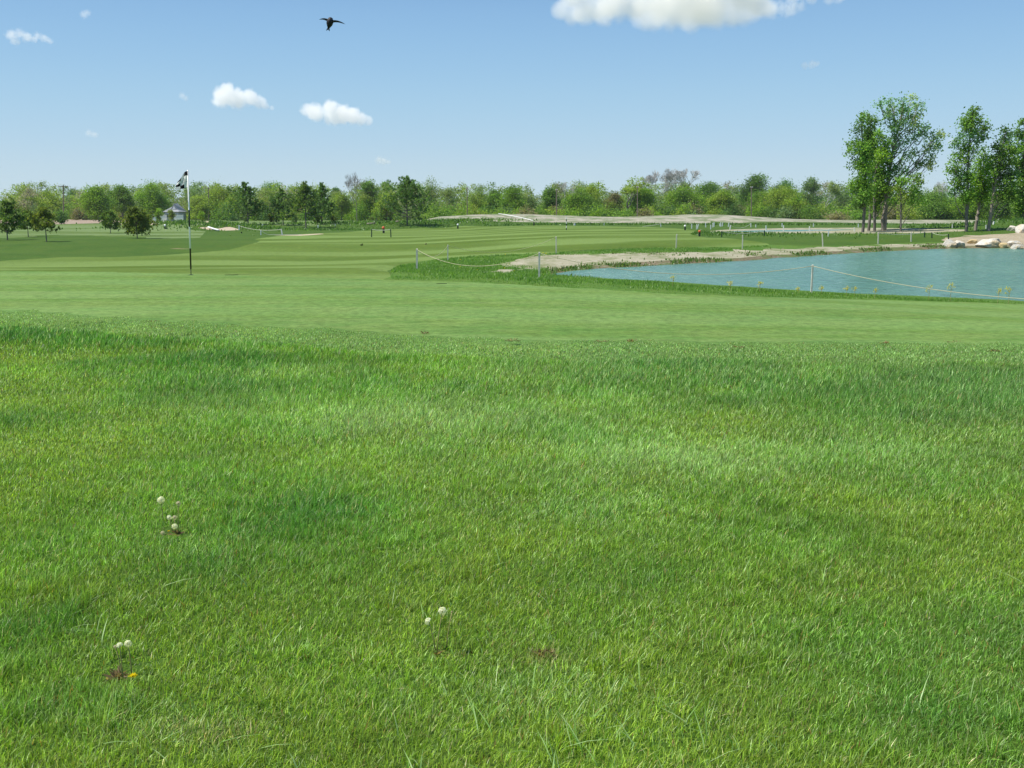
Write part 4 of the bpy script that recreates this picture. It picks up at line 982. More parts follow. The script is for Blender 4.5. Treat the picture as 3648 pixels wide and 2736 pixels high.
# ------------------------------------------------------------------ utility poles and wires
UPS = []
for u, vt, Y, r, arm, lb in ((225.5, 659, 265, .17, 17, 'utility pole with a crossarm above the left trees'), (743, 667, 275, .16, 0, 'utility pole top sticking out above the trees right of the flagstick'), (1664.3, 667, 226, .11, 5, 'first slim utility pole right of the largest pine'),
                       (1982.6, 673, 224, .13, 5, 'second slim utility pole in the middle of the far row'), (2271, 663, 224, .12, 5, 'third slim utility pole beside the open forked tree'), (2677, 664, 235, .12, 5, 'fourth slim utility pole rising in front of the tall dark crown')):
    x = at(u, 775, Y).x; b = g0(x, Y); top = at(u, vt, Y)-b
    o = empty('utility_pole', b, lb, 'utility pole', 'utility poles along the trees')
    MB().tube([Vector((0, 0, -.2)), top*.5, top], [r, r*.88, r*.7], 8).build('pole', M['pole_wood'], o)
    w = wide(arm if arm else 8, Y)
    am = MB().box((top.x, -.2, top.z-.35), (w*2 if arm > 6 else w, .14, .16)); ao = am.build('crossarm', M['pole_wood'], o)
    for k in (-.46, .46):
        MB().tube([Vector((top.x+k*(w*2 if arm > 6 else w), -.2, top.z-.26)), Vector((top.x+k*(w*2 if arm > 6 else w), -.2, top.z-.02))], .05, 6).build('insulator', M['white'], ao)
    UPS.append(b+top+Vector((0, -.2, -.3)))
ends = [at(-300, 655, 300)]+UPS+[at(3800, 640, 250)]
for i in range(len(ends)-1):
    p, q = ends[i], ends[i+1]; pts_ = []
    for k in range(21):
        t = k/20; w = p.lerp(q, t); w.z -= 4*.9*t*(1-t); pts_.append(w-p)
    tag(MB().tube(pts_, .012, 4).build('power_line', M['wire'], None, True, p), ['power line left of the crossarm pole', 'power line from the crossarm pole to the pole right of the flagstick', 'power line running above the pine row', 'power line between the first and second slim poles', 'power line between the second and third slim poles',
        'power line between the third and fourth slim poles', 'power line right of the fourth slim pole'][i], 'power line', 'power lines along the trees')

# ------------------------------------------------------------------ birds
M['bird'] = plain('dark_bird_feathers', (.018, .017, .022), .6, .3, .3, 60.0); M['rust'] = plain('rusty_breast', (.12, .06, .035), .8, .2, .2, 40.0)
def bird(pl, pr, pm, pt, Y, label):
    c = at(*pm, Y); L, R, T = at(*pl, Y)-c, at(*pr, Y)-c, at(*pt, Y)-c
    L.y += .05; R.y -= .03
    m = MB(); N = 12
    bd = T.normalized(); ln = T.length; hd = -bd
    path = [hd*ln*.42, hd*ln*.36, hd*ln*.22, Vector((0, 0, 0)), bd*ln*.3, bd*ln*.55, bd*ln*.72]
    m.tube(path, [.005, .022, .030, .040, .036, .022, .010], 10)
    # tail: two forked streamers
    sd = (R-L).normalized()
    for s in (-1, 1):
        P = [bd*ln*.62, bd*ln*.85+sd*s*.010, bd*ln*1.0+sd*s*.020]
        m.tube(P, [.010, .008, .002], 5)
    for tip, k in ((L, 1), (R, -1)):
        ch = bd*.5+Vector((0, .4, 0)); b0 = len(m.v); n = 7
        up_ = Vector((0, 0, .012))
        for i in range(n):
            t = i/(n-1); p = tip*t+up_*math.sin(math.pi*t)*1.4
            w = .052*(1-t)**.6*(1-.15*t)+.002
            for f, th in ((-.35, .002), (.0, .004), (.65, .001)): m.v.append(tuple(p+ch*w*f+Vector((0, 0, th*(1-t)))))
            for f, th in ((-.35, -.002), (.0, -.004), (.65, -.001)): m.v.append(tuple(p+ch*w*f+Vector((0, 0, th*(1-t)))))
        for i in range(n-1):
            a, q = b0+i*6, b0+i*6+6
            m.f += [(a, a+1, q+1, q), (a+1, a+2, q+2, q+1), (a+3, q+3, q+4, a+4), (a+4, q+4, q+5, a+5), (a+2, a+5, q+5, q+2), (a, q, q+3, a+3)]
    o = m.build('swallow', M['bird'], None, True, c); tag(o, label, 'bird'); return o, hd, ln
bird((1134, 66.5), (1232, 88), (1176, 76), (1168, 110), 12, 'dark swallow flying with spread wings high above the green')
bird((-30, 592), (4.5, 597), (-12, 598), (-22, 608), 14, 'dark bird just entering the photo at the left edge')
# ------------------------------------------------------------------ grass blades
def blades(name, X, Y, h, w, tint, lean, seed, seg=2, windx=.12):
    rg = np.random.default_rng(seed); n = len(X); Z_ = H(X, Y)-.004
    az = rg.uniform(0, 2*np.pi, n); wa = az+np.pi/2+rg.normal(size=n)*.5      # blade faces roughly across its bend
    bx, by = np.cos(az)*lean+windx, np.sin(az)*lean
    k = np.sqrt(np.clip(1-.42*np.minimum(1.5, (bx**2+by**2)), .2, 1))
    ex, ey = np.cos(wa)*w/2, np.sin(wa)*w/2
    ts = [0, .5, 1] if seg == 2 else [0, .35, .7, 1]
    V = []
    for i, t in enumerate(ts):
        px = X+bx*h*t**1.8; py = Y+by*h*t**1.8; pz = Z_+h*k*(t-.10*t**3*(bx**2+by**2))
        wt = [1, .8, 0][i] if seg == 2 else [.8, 1, .7, 0][i]
        if t < 1:
            V.append(np.stack([px-ex*wt, py-ey*wt, pz], 1)); V.append(np.stack([px+ex*wt, py+ey*wt, pz], 1))
        else: V.append(np.stack([px, py, pz], 1))
    m = len(V); V = np.stack(V, 1).reshape(-1, 3); b = np.arange(n)[:, None]*m
    Q = np.concatenate([b+np.array([2*i, 2*i+1, 2*i+3, 2*i+2]) for i in range(len(ts)-2)]); Tr = b+np.array([m-3, m-2, m-1])
    return mesh_np(name, V, Q, Tr, np.repeat(tint, m, 0))
GA = dict(yel=(.275, .40, .045), mid=(.170, .36, .045), dk=(.082, .24, .040), blue=(.215, .345, .105), sheen=(.44, .60, .25), straw=(.55, .48, .25), rust=(.30, .18, .06))  # sheen: pale shine of the blades, put into their colour
GA = {k: np.array(v) for k, v in GA.items()}
def lerp(a, b, t): return a+(b-a)*t[:, None]
rg = np.random.default_rng(11)
bx_ = [-9, -6.5, -4.5, -2.4, -1.2, 0, 2, 4, 6, 9]; by_ = [14.4, 13.6, 13.0, 11.9, 11.2, 10.9, 10.7, 10.6, 10.5, 10.4]
X = []; Yy = []; Wd = []
for y0, y1, dens, wd in ((1.3, 2.5, 9500, .0034), (2.5, 3.4, 23000, .0024), (3.4, 4.2, 18500, .0027), (4.2, 5.2, 15000, .0031), (5.2, 6.8, 11000, .0038), (6.8, 8.8, 7200, .0048), (8.8, 11.2, 4800, .0061), (11.2, 14.5, 2800, .0078), (14.5, 17.2, 1800, .0085)):
    hw = .54*y1+3.0
    n = int(dens*(y1-y0)*2*hw); y = rg.uniform(y0, y1, n); x = rg.uniform(-hw, hw, n)
    k = (np.abs(x) < .53*y+.7) | ((np.abs(x) < .53*y+2.9) & (rg.random(n) < .55)); x, y = x[k], y[k]
    k = ~in_poly(x, y+.35*(vnoise(x, y, .25, 77)-.35), ZP['putting_green']); x, y = x[k], y[k]
    X.append(x); Yy.append(y); Wd.append(np.full(len(x), wd))
X = np.concatenate(X); Yy = np.concatenate(Yy); Wd = np.concatenate(Wd); n = len(X)
yb = np.interp(X, bx_, by_)+.5*(fbm(X, Yy*.3, .8, 61)-.5)
dgr = np.full(n, 9.0); kk = Yy > 9.5; dgr[kk] = dist_poly(X[kk], Yy[kk], [p for p in ZP['putting_green'] if p[1] < 19 and abs(p[0]) < 14])
n1 = fbm(X, Yy, 1.5, 62); n2 = fbm(X, Yy, .45, 63); n3 = fbm(X+9, Yy, 2.6, 64); n4 = fbm(X, Yy, .16, 65, 2)
long_ = sm(4.6, 7.5, Yy)*(1-sm(yb-.1, yb+.15, Yy))
left = sm(.2, -2.5, X); right = sm(1.5, 4.5, X)
tall = long_*np.clip(.35+1.5*(n1-.45)+.45*np.exp(-((Yy-yb+.8)/.8)**2)*(left+.15)+.5*right*np.exp(-((Yy-9.0)/1.3)**2), 0, 1.25)
hgt = .021+.016*n2+.050*tall+.009*n4
tuft = np.clip((n4-.66)*8, 0, 1)*(Yy < 6); hgt = hgt+.03*tuft
fr = sm(yb-.05, yb+.2, Yy); hgt = hgt*(1-fr)+(.024+.016*n2)*fr*(.5+.5*sm(.05, 1.2, dgr))
hgt = hgt*rg.uniform(.6, 1.3, n)
for su, sv, sr in ((420, 2415, .11), (474, 2425, .07), (630, 1905, .10), (580, 1905, .07), (600, 1900, .07), (1560, 2338, .05)):
    q = hit(su, sv); hgt = hgt*(1-.55*np.exp(-(((X-q.x)/sr)**2+((Yy-q.y-.03)/(sr*1.3))**2)))
C = lerp(np.tile(GA['yel'], (n, 1)), np.tile(GA['mid'], (n, 1)), np.clip(.12+sm(2.6, 6.5, Yy)*.45+2.2*(n1-.47)+1.1*(n2-.5), 0, 1))
C = lerp(C, np.tile(GA['dk'], (n, 1)), np.clip(.42*tall*(.35+.65*np.maximum(left, right))-.15+2.4*(n3-.5)+1.2*(n1-.5), 0, .9))
def spots(L):
    m = np.zeros(n)
    for su, sv, a, b_, k_ in L:
        q = hit(su, sv); m = np.maximum(m, k_*np.exp(-((X-q.x)/a)**2-((Yy-q.y)/b_)**2))
    return m*np.clip(.55+1.1*(n2-.3), .2, 1.15)
dark_m = spots([(60, 2250, .42, .55, 1), (230, 2520, .35, .2, .8), (1080, 1840, .40, .55, .9), (620, 1990, .3, .3, .6), (3330, 2560, .3, .22, .9), (3420, 1440, 1.6, .8, .65), (150, 1215, 1.8, .7, 1), (900, 1290, 1.6, .45, .9), (1700, 1390, .9, .5, .6), (120, 1500, .8, .6, .6), (2950, 1900, .7, .5, .5), (2300, 2060, .6, .3, .4), (60, 1900, .5, .5, .6), (2480, 1440, .9, .6, .5)])
pale_m = spots([(1480, 1500, .75, .6, 1.4), (1050, 1330, .5, .4, 1.1), (2350, 1640, .9, .6, .95), (850, 1450, .7, .5, .5), (560, 2590, .22, .14, .8), (1950, 1330, .9, .5, .6), (2050, 1820, .7, .4, .5), (700, 1960, .22, .16, .5), (2600, 1330, .9, .4, .6), (3000, 1620, .9, .5, .5), (1880, 2480, .3, .2, .6)])  # pale patches where more blades take the painted sheen
C = lerp(C, np.tile(GA['dk'], (n, 1)), np.clip(dark_m, 0, .95)); hgt = hgt*(1+.35*dark_m)
C = lerp(C, np.tile(GA['blue'], (n, 1)), np.clip(.85*fr+.40*right*long_, 0, .9))
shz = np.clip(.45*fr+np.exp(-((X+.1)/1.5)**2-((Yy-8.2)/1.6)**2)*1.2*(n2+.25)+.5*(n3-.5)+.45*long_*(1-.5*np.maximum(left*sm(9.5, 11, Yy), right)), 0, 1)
r1 = rg.random(n); k = r1 < (.10+.36*shz+.75*pale_m)*(1-.6*dark_m); C[k] = lerp(C[k], np.tile(GA['sheen'], (k.sum(), 1)), rg.uniform(.4, 1, k.sum()))  # sheen painted blade by blade, densest in the pale zones
pst = .045+.05*np.clip((n2-.55)*5, 0, 1)*(Yy < 6)+.25*np.exp(-((X-.115)/.10)**2-((Yy-3.52)/.07)**2)*2+.5*np.exp(-((X+.93)/.16)**2-((Yy-2.98)/.08)**2)
k = rg.random(n) < pst; C[k] = lerp(C[k], np.tile(GA['straw'], (k.sum(), 1)), rg.uniform(.3, 1, k.sum()))
k = rg.random(n) < .02; C[k] = GA['rust']
C = C*np.clip(.82+.52*fbm(X+31, Yy, .6, 91), .9, 1.28)[:, None]*rg.choice([.4, .75, 1.0, 1.35, 1.8], n, p=[.16, .26, .30, .2, .08])[:, None]*rg.uniform(.85, 1.15, (n, 1))*rg.uniform(.94, 1.06, (n, 3))
lean = np.clip(rg.normal(.55, .38, n), .02, 1.5)
lean = np.where(tall > .5, lean*.75, lean)
near = Yy < 4.2
print('blades', n)
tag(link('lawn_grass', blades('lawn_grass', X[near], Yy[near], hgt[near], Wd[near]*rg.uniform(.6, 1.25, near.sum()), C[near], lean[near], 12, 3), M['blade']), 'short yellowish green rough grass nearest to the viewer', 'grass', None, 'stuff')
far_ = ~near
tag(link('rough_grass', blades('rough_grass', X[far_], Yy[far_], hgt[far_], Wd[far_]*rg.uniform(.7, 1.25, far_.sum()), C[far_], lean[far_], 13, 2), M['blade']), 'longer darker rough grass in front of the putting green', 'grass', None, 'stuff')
# long coarse blades lying about in the foreground
m_ = 1900; x = rg.uniform(-1.8, 2.4, m_); y = 2.4+2.6*rg.random(m_)**1.6; k = (rg.random(m_) < np.clip(.10+.75*np.exp(-((x-.15)/.6)**2-((y-2.95)/.4)**2)+.8*np.exp(-((x-1.25)/.12)**2-((y-3.2)/.15)**2), 0, 1)); x, y = x[k], y[k]; m_ = len(x)
c = lerp(np.tile(GA['sheen'], (m_, 1)), np.tile(GA['mid'], (m_, 1)), rg.random(m_)**1.5)*rg.uniform(.8, 1.15, (m_, 1))  # pale end of the range is the painted sheen colour
tag(link('coarse_grass', blades('coarse_grass', x, y, rg.uniform(.06, .14, m_), rg.uniform(.003, .0052, m_), c, rg.uniform(.4, 1.5, m_), 15, 3), M['blade']), 'long coarse pale grass blades scattered in the near lawn', 'grass', None, 'stuff')

# tall grass on the banks
def scatter(poly, n, rg):
    P = np.array(poly); lo, hi = P.min(0), P.max(0)
    x = rg.uniform(lo[0], hi[0], n); y = rg.uniform(lo[1], hi[1], n)
    k = in_poly(x, y, poly); return x[k], y[k]
def outside(x, y, *names):
    k = np.ones(len(x), bool)
    for nm, pl, mt in Z:
        if nm in names: k &= ~in_poly(x, y, pl)
    return k
bankp = hits([(836,604),(850,579),(880,571),(935,561.5),(1000,556),(1100,551),(1300,541),(1450,536),(1600,533),(1660,529),(1660,533),(1500,545),(1300,549),(1180,553),(1125,558),(1100,571),(1180,580),(1200,598),(1400,612),(1600,624),(1756,634),(1900,641),(2100,649),(2212,655),(2500,668),(2500,672),(2212,658.5),(1800,647.5),(1500,638.5),(1200,621.5),(1000,610),(836,606)])
BX = []; BY = []
x, y = scatter(bankp, 210000, rg); BX.append(x); BY.append(y)
# strip down the near bank to the water
ns = 26000; px_ = rg.uniform(1180, 2500, ns); e = np.interp(px_, [1180, 1400, 1600, 1756, 1900, 2100, 2212, 2500], [598, 611, 623, 633, 640, 648, 654, 668])
pp = np.array([on_plane(a*K, b*K, -.1) for a, b in zip(px_, e)]); x, y = pp[:, 0], pp[:, 1]+rg.uniform(-.6, 1.6, ns); BX.append(x); BY.append(y)
x = np.concatenate(BX); y = np.concatenate(BY); k = outside(x, y, 'putting_green', 'pond', 'fairway', 'gravel_patch'); x, y = x[k], y[k]
cl = fbm(x, y, .8, 71); k = rg.random(len(x)) < np.clip((cl-.22)*2.6, .12, 1); x, y, cl = x[k], y[k], cl[k]
n = len(x); e2 = dist_poly(x, y, ZP['putting_green']); wdist = dist_poly(x, y, pond_poly)
hh = (.035+.09*np.clip(cl-.3, 0, 1)+.06*np.exp(-(wdist/1.1)**2))*np.clip(.35+e2/1.6, .35, 1.1)*rg.uniform(.55, 1.35, n)
c = lerp(np.tile(np.array((.16, .31, .045)), (n, 1)), np.tile(np.array((.10, .23, .045)), (n, 1)), np.clip(1.8*(cl-.35), 0, 1)); c = lerp(c, np.tile(np.array((.20, .31, .06)), (n, 1)), rg.random(n)**2*.8)*rg.uniform(.75, 1.25, (n, 1))
tag(link('bank_grass', blades('bank_grass', x, y, hh, (.004+.00032*y)*rg.uniform(.7, 1.4, n), c, np.clip(rg.normal(.35, .25, n), 0, 1), 16, 2), M['blade']), 'uneven tall grass on the bank between the green and the pond', 'grass', None, 'stuff')
print('bank', n)
# weeds along the far shore, on the small mounds and on the hill behind the boulders
WX = []; WY = []; WH = []
sh = [p for p in pond_poly if p[1] > 30]
for i in range(9000):
    p = sh[rg.integers(0, len(sh))]; x = p[0]+rg.normal()*.25; y = p[1]+abs(rg.normal())*.55+.05
    if float(vnoise(x, y*.5, 1.6, 81)) < .40: continue
    WX.append(x); WY.append(y); WH.append(rg.uniform(.04, .13))
g_ = scatter(ZP['gravel_shore'], 26000, rg)
f_ = fbm(g_[0], g_[1]*.6, 1.7, 82); k = rg.random(len(f_)) < np.clip((f_-.56)*5, .015, .7); WX += list(g_[0][k]); WY += list(g_[1][k]); WH += list(rg.uniform(.03, .11, k.sum()))
for cx, cy, rx, ry, n, h in ((-36.5, 124, 9, 7, 3200, .35), (-20, 152, 16, 8, 2600, .35), (-9, 160, 9, 7, 1200, .35), (42, 78, 18, 9, 3600, .25), (14, 88, 26, 5, 1600, .12), (20, 142, 40, 8, 2600, .3), (16, 74, 14, 9, 3400, .16), (-24, 132, 8, 6, 900, .25)):
    a = rg.normal(size=(n, 2))*.5; WX += list(cx+a[:, 0]*rx); WY += list(cy+a[:, 1]*ry); WH += list(rg.uniform(.4, 1.2, n)*h)
WX, WY, WH = map(np.array, (WX, WY, WH)); k = outside(WX, WY, 'pond', 'far_pond', 'fairway', 'dirt_slope', 'sand_bunker', 'far_gravel', 'putting_green'); WX, WY, WH = WX[k], WY[k], WH[k]; n = len(WX)
c = lerp(np.tile(np.array((.13, .24, .04)), (n, 1)), np.tile(np.array((.09, .18, .035)), (n, 1)), rg.random(n))*rg.uniform(.7, 1.25, (n, 1)); k = (rg.random(n) < .3) & (WY < 60); c[k] = np.array((.2, .2, .09))
tag(link('shore_weeds', blades('shore_weeds', WX, WY, WH, .0012*WY*rg.uniform(.6, 1.3, n), c, np.clip(rg.normal(.5, .3, n), 0, 1.2), 17, 2), M['blade']), 'low weeds and tufts along the far shore and on the grassy mounds', 'weeds', None, 'stuff')

# ------------------------------------------------------------------ dandelions
M['stem'] = plain('dandelion_stem', (.30, .27, .10), .6, .3, .3, 40.0); M['fluff'] = foliage_mat('dandelion_fluff', .8, .1, .5); M['receptacle'] = plain('dry_seed_base', (.30, .20, .13), .8, .2, .3, 60.0)
M['yellow'] = plain('yellow_petals', (.75, .55, .015), .6, .2, .15, 80.0); M['dead'] = plain('withered_leaves', (.19, .14, .075), .9, .1, .5, 60.0)
def dandelion(bu, bv, hu, hv, r_px, kind, label, seed):
    """kind: full puff, half (part blown), bald, closed (yellow flower)"""
    rg = np.random.default_rng(seed); b = hit(bu, bv); d = at(hu, hv, b.y)-b; o = empty('dandelion', b, label, 'dandelion', 'dandelions in the lawn'); R = wide(r_px, b.y)
    P = [Vector((0, 0, -.01)), d*.35+Vector((d.x*-.1, 0, 0)), d*.7+Vector((d.x*-.08, 0, 0)), d]
    MB().tube(P, [.0024, .0021, .0019, .0017], 6).build('stem', M['stem'], o, True)
    if kind == 'flower':
        C = np.tile(np.array(d), (110, 1)); a = rg.uniform(0, 6.28, 110); el = rg.uniform(-.1, 1.1, 110); dd = np.stack([np.cos(a)*np.cos(el), np.sin(a)*np.cos(el), np.sin(el)*.6], 1); L = R*rg.uniform(.6, 1.0, (110, 1))
        e = np.cross(dd, rvec(rg, 110)); e /= np.linalg.norm(e, axis=1)[:, None]
        V, F, T = leaves_arr(C+dd*L*.5, dd*L*.5, e*.0022, np.tile(np.array((.82, .66, .02)), (110, 1))*rg.uniform(.8, 1.1, (110, 1)))
        link('flower_head', mesh_np('flower_head', V, F, None, T), M['leaf'], o); return
    MB().ball(d, R*.22 if kind != 'bald' else R, 8, 6, (1, 1, .8)).build('seed_base', M['receptacle'], o, True)
    if kind == 'bald': return
    n = 300; dd = rvec(rg, n)
    if kind == 'half':
        ax = rvec(rg, 1)[0]; dd = dd[(dd@ax) > -.25]
    if kind == 'tatty': dd = dd[rg.random(len(dd)) < .45]; dd[:, 2] += .3; dd /= np.linalg.norm(dd, axis=1)[:, None]
    n = len(dd); L = R*rg.uniform(.82, 1.05, (n, 1)); e = np.cross(dd, rvec(rg, n)); e /= np.linalg.norm(e, axis=1)[:, None]
    c = np.array((.82, .80, .76)) if kind != 'tatty' else np.array((.62, .56, .48))
    V, F, T = leaves_arr(np.array(d)+dd*L*.55, dd*L*.45, e*R*.035, np.tile(c, (n, 1))*rg.uniform(.85, 1.1, (n, 1)))
    q = rvec(rg, n); q -= dd*(q*dd).sum(1)[:, None]; q /= np.linalg.norm(q, axis=1)[:, None]; s2 = np.cross(dd, q)
    V2, F2, T2 = leaves_arr(np.array(d)+dd*L, q*R*.22, s2*R*.10, np.tile(c, (n, 1)))
    link('seed_head', mesh_np('seed_head', np.vstack([V, V2]), np.vstack([F, F2+len(V)]), None, np.vstack([T, T2])), M['fluff'], o)
def dg(x, y): return (480+x*.1356, 1730+y*.1356)
def dh(x, y): return (340+x*.1356, 2230+y*.1356)
def dk(x, y): return (1400+x*.2712, 2100+y*.2712)
b0 = dg(1140, 1260)
for i, (bs, hd, r, kd, lb) in enumerate([
  (dg(760, 1000), dg(690, 385), 14, 'full', 'white dandelion puff at the top left of the left lawn cluster'), (b0, dg(1145, 470), 9, 'tatty', 'small brownish dandelion head at the top right of the left lawn cluster'),
  (dg(1000, 1240), dg(915, 835), 10, 'half', 'cream half open dandelion head, left of a touching pair'), (dg(1080, 1250), dg(1050, 845), 9, 'tatty', 'tatty cream dandelion head, right of a touching pair'), (dg(1120, 1290), dg(1050, 1075), 11, 'full', 'greyish dandelion puff lowest in the left lawn cluster'),
  (dg(790, 1300), dg(735, 1250), 9, 'tatty', 'withered dandelion head lying low at the left of its cluster'), (dg(900, 1260), dg(892, 1192), 5, 'flower', 'tiny yellow dandelion flower in the left lawn cluster'),
  (dh(730, 1420), dh(640, 520), 13, 'half', 'greyish fluffy dandelion in the lower left, left one of a touching pair'), (dh(740, 1440), dh(520, 545), 7, 'tatty', 'brownish dried dandelion head touching the lower left pair'), (dh(960, 1290), dh(860, 470), 14, 'full', 'fluffy dandelion in the lower left with a reddish base, right one of the pair'),
  (dh(960, 1500), dh(990, 1310), 21, 'flower', 'bright yellow dandelion flower low in the grass at the lower left'),
  (dk(575, 850), dk(650, 285), 16, 'full', 'round white dandelion puff on a long stem near the middle'), (dk(560, 800), dk(470, 420), 14.5, 'half', 'half blown white dandelion left of the round puff near the middle'), (dk(700, 780), dk(775, 295), 3.2, 'bald', 'bald dandelion head on a thin stem right of the round puff')]):
    dandelion(*bs, *hd, r, kd, lb, 900+i)
# withered leaf rosettes and dead turf
def dead_patch(u, v, w, n, hh, label, name='withered_leaves', cat='dead leaves', seed=0, mt='dead', group=None, ry=.6):
    rg = np.random.default_rng(seed); b = hit(u, v); R = wide(w, b.y)/2
    k = rg.normal(size=(n, 2))*np.array([R*.5, R*.5*ry]); a = rg.uniform(0, 6.28, n); el = rg.uniform(-.1, .9, n); dd = np.stack([np.cos(a)*np.cos(el), np.sin(a)*np.cos(el), np.sin(el)], 1); L = hh*rg.uniform(.4, 1.0, (n, 1))
    zz = np.array([Hs(b.x+p, b.y+q)-b.z for p, q in k]); e = np.cross(dd, rvec(rg, n)); e /= np.linalg.norm(e, axis=1)[:, None]
    C = np.column_stack([k, zz+.006])+dd*L*.5
    tc = np.array((.34, .27, .15))*rg.uniform(.3, 1.2, (n, 1))*np.array((1, .9, .85))
    V, F, T = leaves_arr(C, dd*L*.5, e*L*.10, tc)
    tag(link(name, mesh_np(name, V, F, None, T), M['leaf'], None, b), label, cat, group)
dead_patch(*dh(600, 1380), 40, 60, .05, 'withered brown leaves beside the yellow dandelion at the lower left', seed=1, ry=1.3)
dead_patch(*dg(1130, 1290), 28, 32, .045, 'withered leaves at the foot of the left dandelion cluster', seed=2)
dead_patch(1560, 2335, 22, 18, .04, 'reddish dead leaves at the foot of the middle dandelions', seed=3)
dead_patch(1940, 2335, 62, 120, .04, 'tan patch of dead grass right of the middle dandelions', 'dead_grass', 'dead grass', 4)
for i, (u, v, w, lb) in enumerate([(1515, 1189, 36, 'torn brown turf on the green edge, left of the middle'), (1830, 1216, 60, 'wide row of torn brown turf at the middle of the green edge'), (2140, 1219, 48, 'torn brown turf with an upright scrap right of the middle'), (2247, 1217, 34, 'small torn turf with two upright stalks'),
    (2630, 1239, 44, 'torn reddish turf in the fringe grass right of the middle'), (3152, 1224, 34, 'torn brown turf on the green edge toward the right'), (3390, 1220, 60, 'faint row of brown turf near the right end of the green edge'), (3542, 1254, 48, 'torn brown turf in the fringe near the right edge'), (540, 1146, 60, 'scattered brown turf scraps at the left end of the green edge')]):
    dead_patch(u, v, w, 30, .06 if i not in (6, 8) else .04, lb, 'torn_turf', 'torn turf', 20+i, group='torn turf along the edge of the green', ry=.5)
# yellow flowering weeds on the near bank
MG = 'yellow flowering weeds on the near bank'
for i, (u, v, hpx, lb) in enumerate([(2600, 1040, 26, 'pair of yellow weed flowers left of the near bank stake'), (2705, 1042, 26, 'yellow flowered weed close left of the near bank stake'), (2925, 1050, 20, 'yellow flowered weed just right of the near bank stake'), (3014, 1056, 24, 'yellow weed flowers seen against the water right of the near bank stake'), (3043, 1057, 26, 'yellow weed beside another one against the water'), (3115, 1062, 24, 'lone small yellow weed halfway to the right edge'),
      (3307, 1072, 44, 'yellow weed crossing the rope toward the right'), (3384, 1074, 54, 'tall branching yellow weed under the rope near the right'), (3553, 1082, 42, 'left one of two tall yellow weeds near the right edge'), (3591, 1084, 48, 'right one of two tall yellow weeds near the right edge'), (2395, 1026, 30, 'pale yellow weed left of the long rope sag'), (2842, 1048, 14, 'yellow weed low in the grass left of the near bank stake foot')]):
    rg2 = np.random.default_rng(700+i); b = hit(u, v); hgt_ = wide(hpx, b.y)+.05; o = empty('flowering_weed', b, lb, 'weed', MG); mb = MB(); HD = []
    mb.tube([Vector((0, 0, -.03)), Vector((.01, 0, hgt_*.6)), Vector((.015, 0, hgt_))], [.005, .004, .003], 5)
    HD.append((.015, 0, hgt_))
    for k in range(4):
        z = hgt_*rg2.uniform(.45, .8); a = rg2.uniform(0, 6.28); L = hgt_*.28; q = (math.cos(a)*L*.6, math.sin(a)*L*.6, z+L*.8); mb.tube([(.01, 0, z), q], [.003, .002], 4); HD.append(q)
    mb.build('stem', M['stem'], o)
    C = np.repeat(np.array(HD), 11, 0); nn = len(C); C = C+rg2.normal(size=(nn, 3))*.016; d = rvec(rg2, nn); e = np.cross(d, rvec(rg2, nn)); e /= np.linalg.norm(e, axis=1)[:, None]
    V, F, T = leaves_arr(C, d*.012, e*.007, np.tile(np.array((.70, .58, .05)), (nn, 1))); link('flower_head', mesh_np('flower_head', V, F, None, T), M['leaf'], o)
# small yellow flowers in the bank grass
for i, (u, v) in enumerate(((1640, 926), (1800, 907), (1945, 904), (1813, 942), (1797, 956), (1700, 962), (1935, 978), (1832, 966), (1935, 902), (1640, 950))):
    dandelion(u, v+5, u, v-1, 3.2 if i not in (2, 8) else 4.5, 'flower', ['yellow dandelion in the bank grass behind the slack rope', 'yellow dandelion beside the gravel tip', 'yellow dandelion at the foot of the fairway stake near the pond', 'yellow dandelion left of the pond tip stake, above the gravel streak', 'yellow dandelion on the short gravel streak', 'yellow dandelion below the slack rope sag', 'yellow dandelion just right of the pond tip stake',
        'yellow dandelion right end of the gravel streak', 'yellow dandelion next to the one at the fairway stake', 'yellow dandelion low under the slack rope'][i], 960+i)

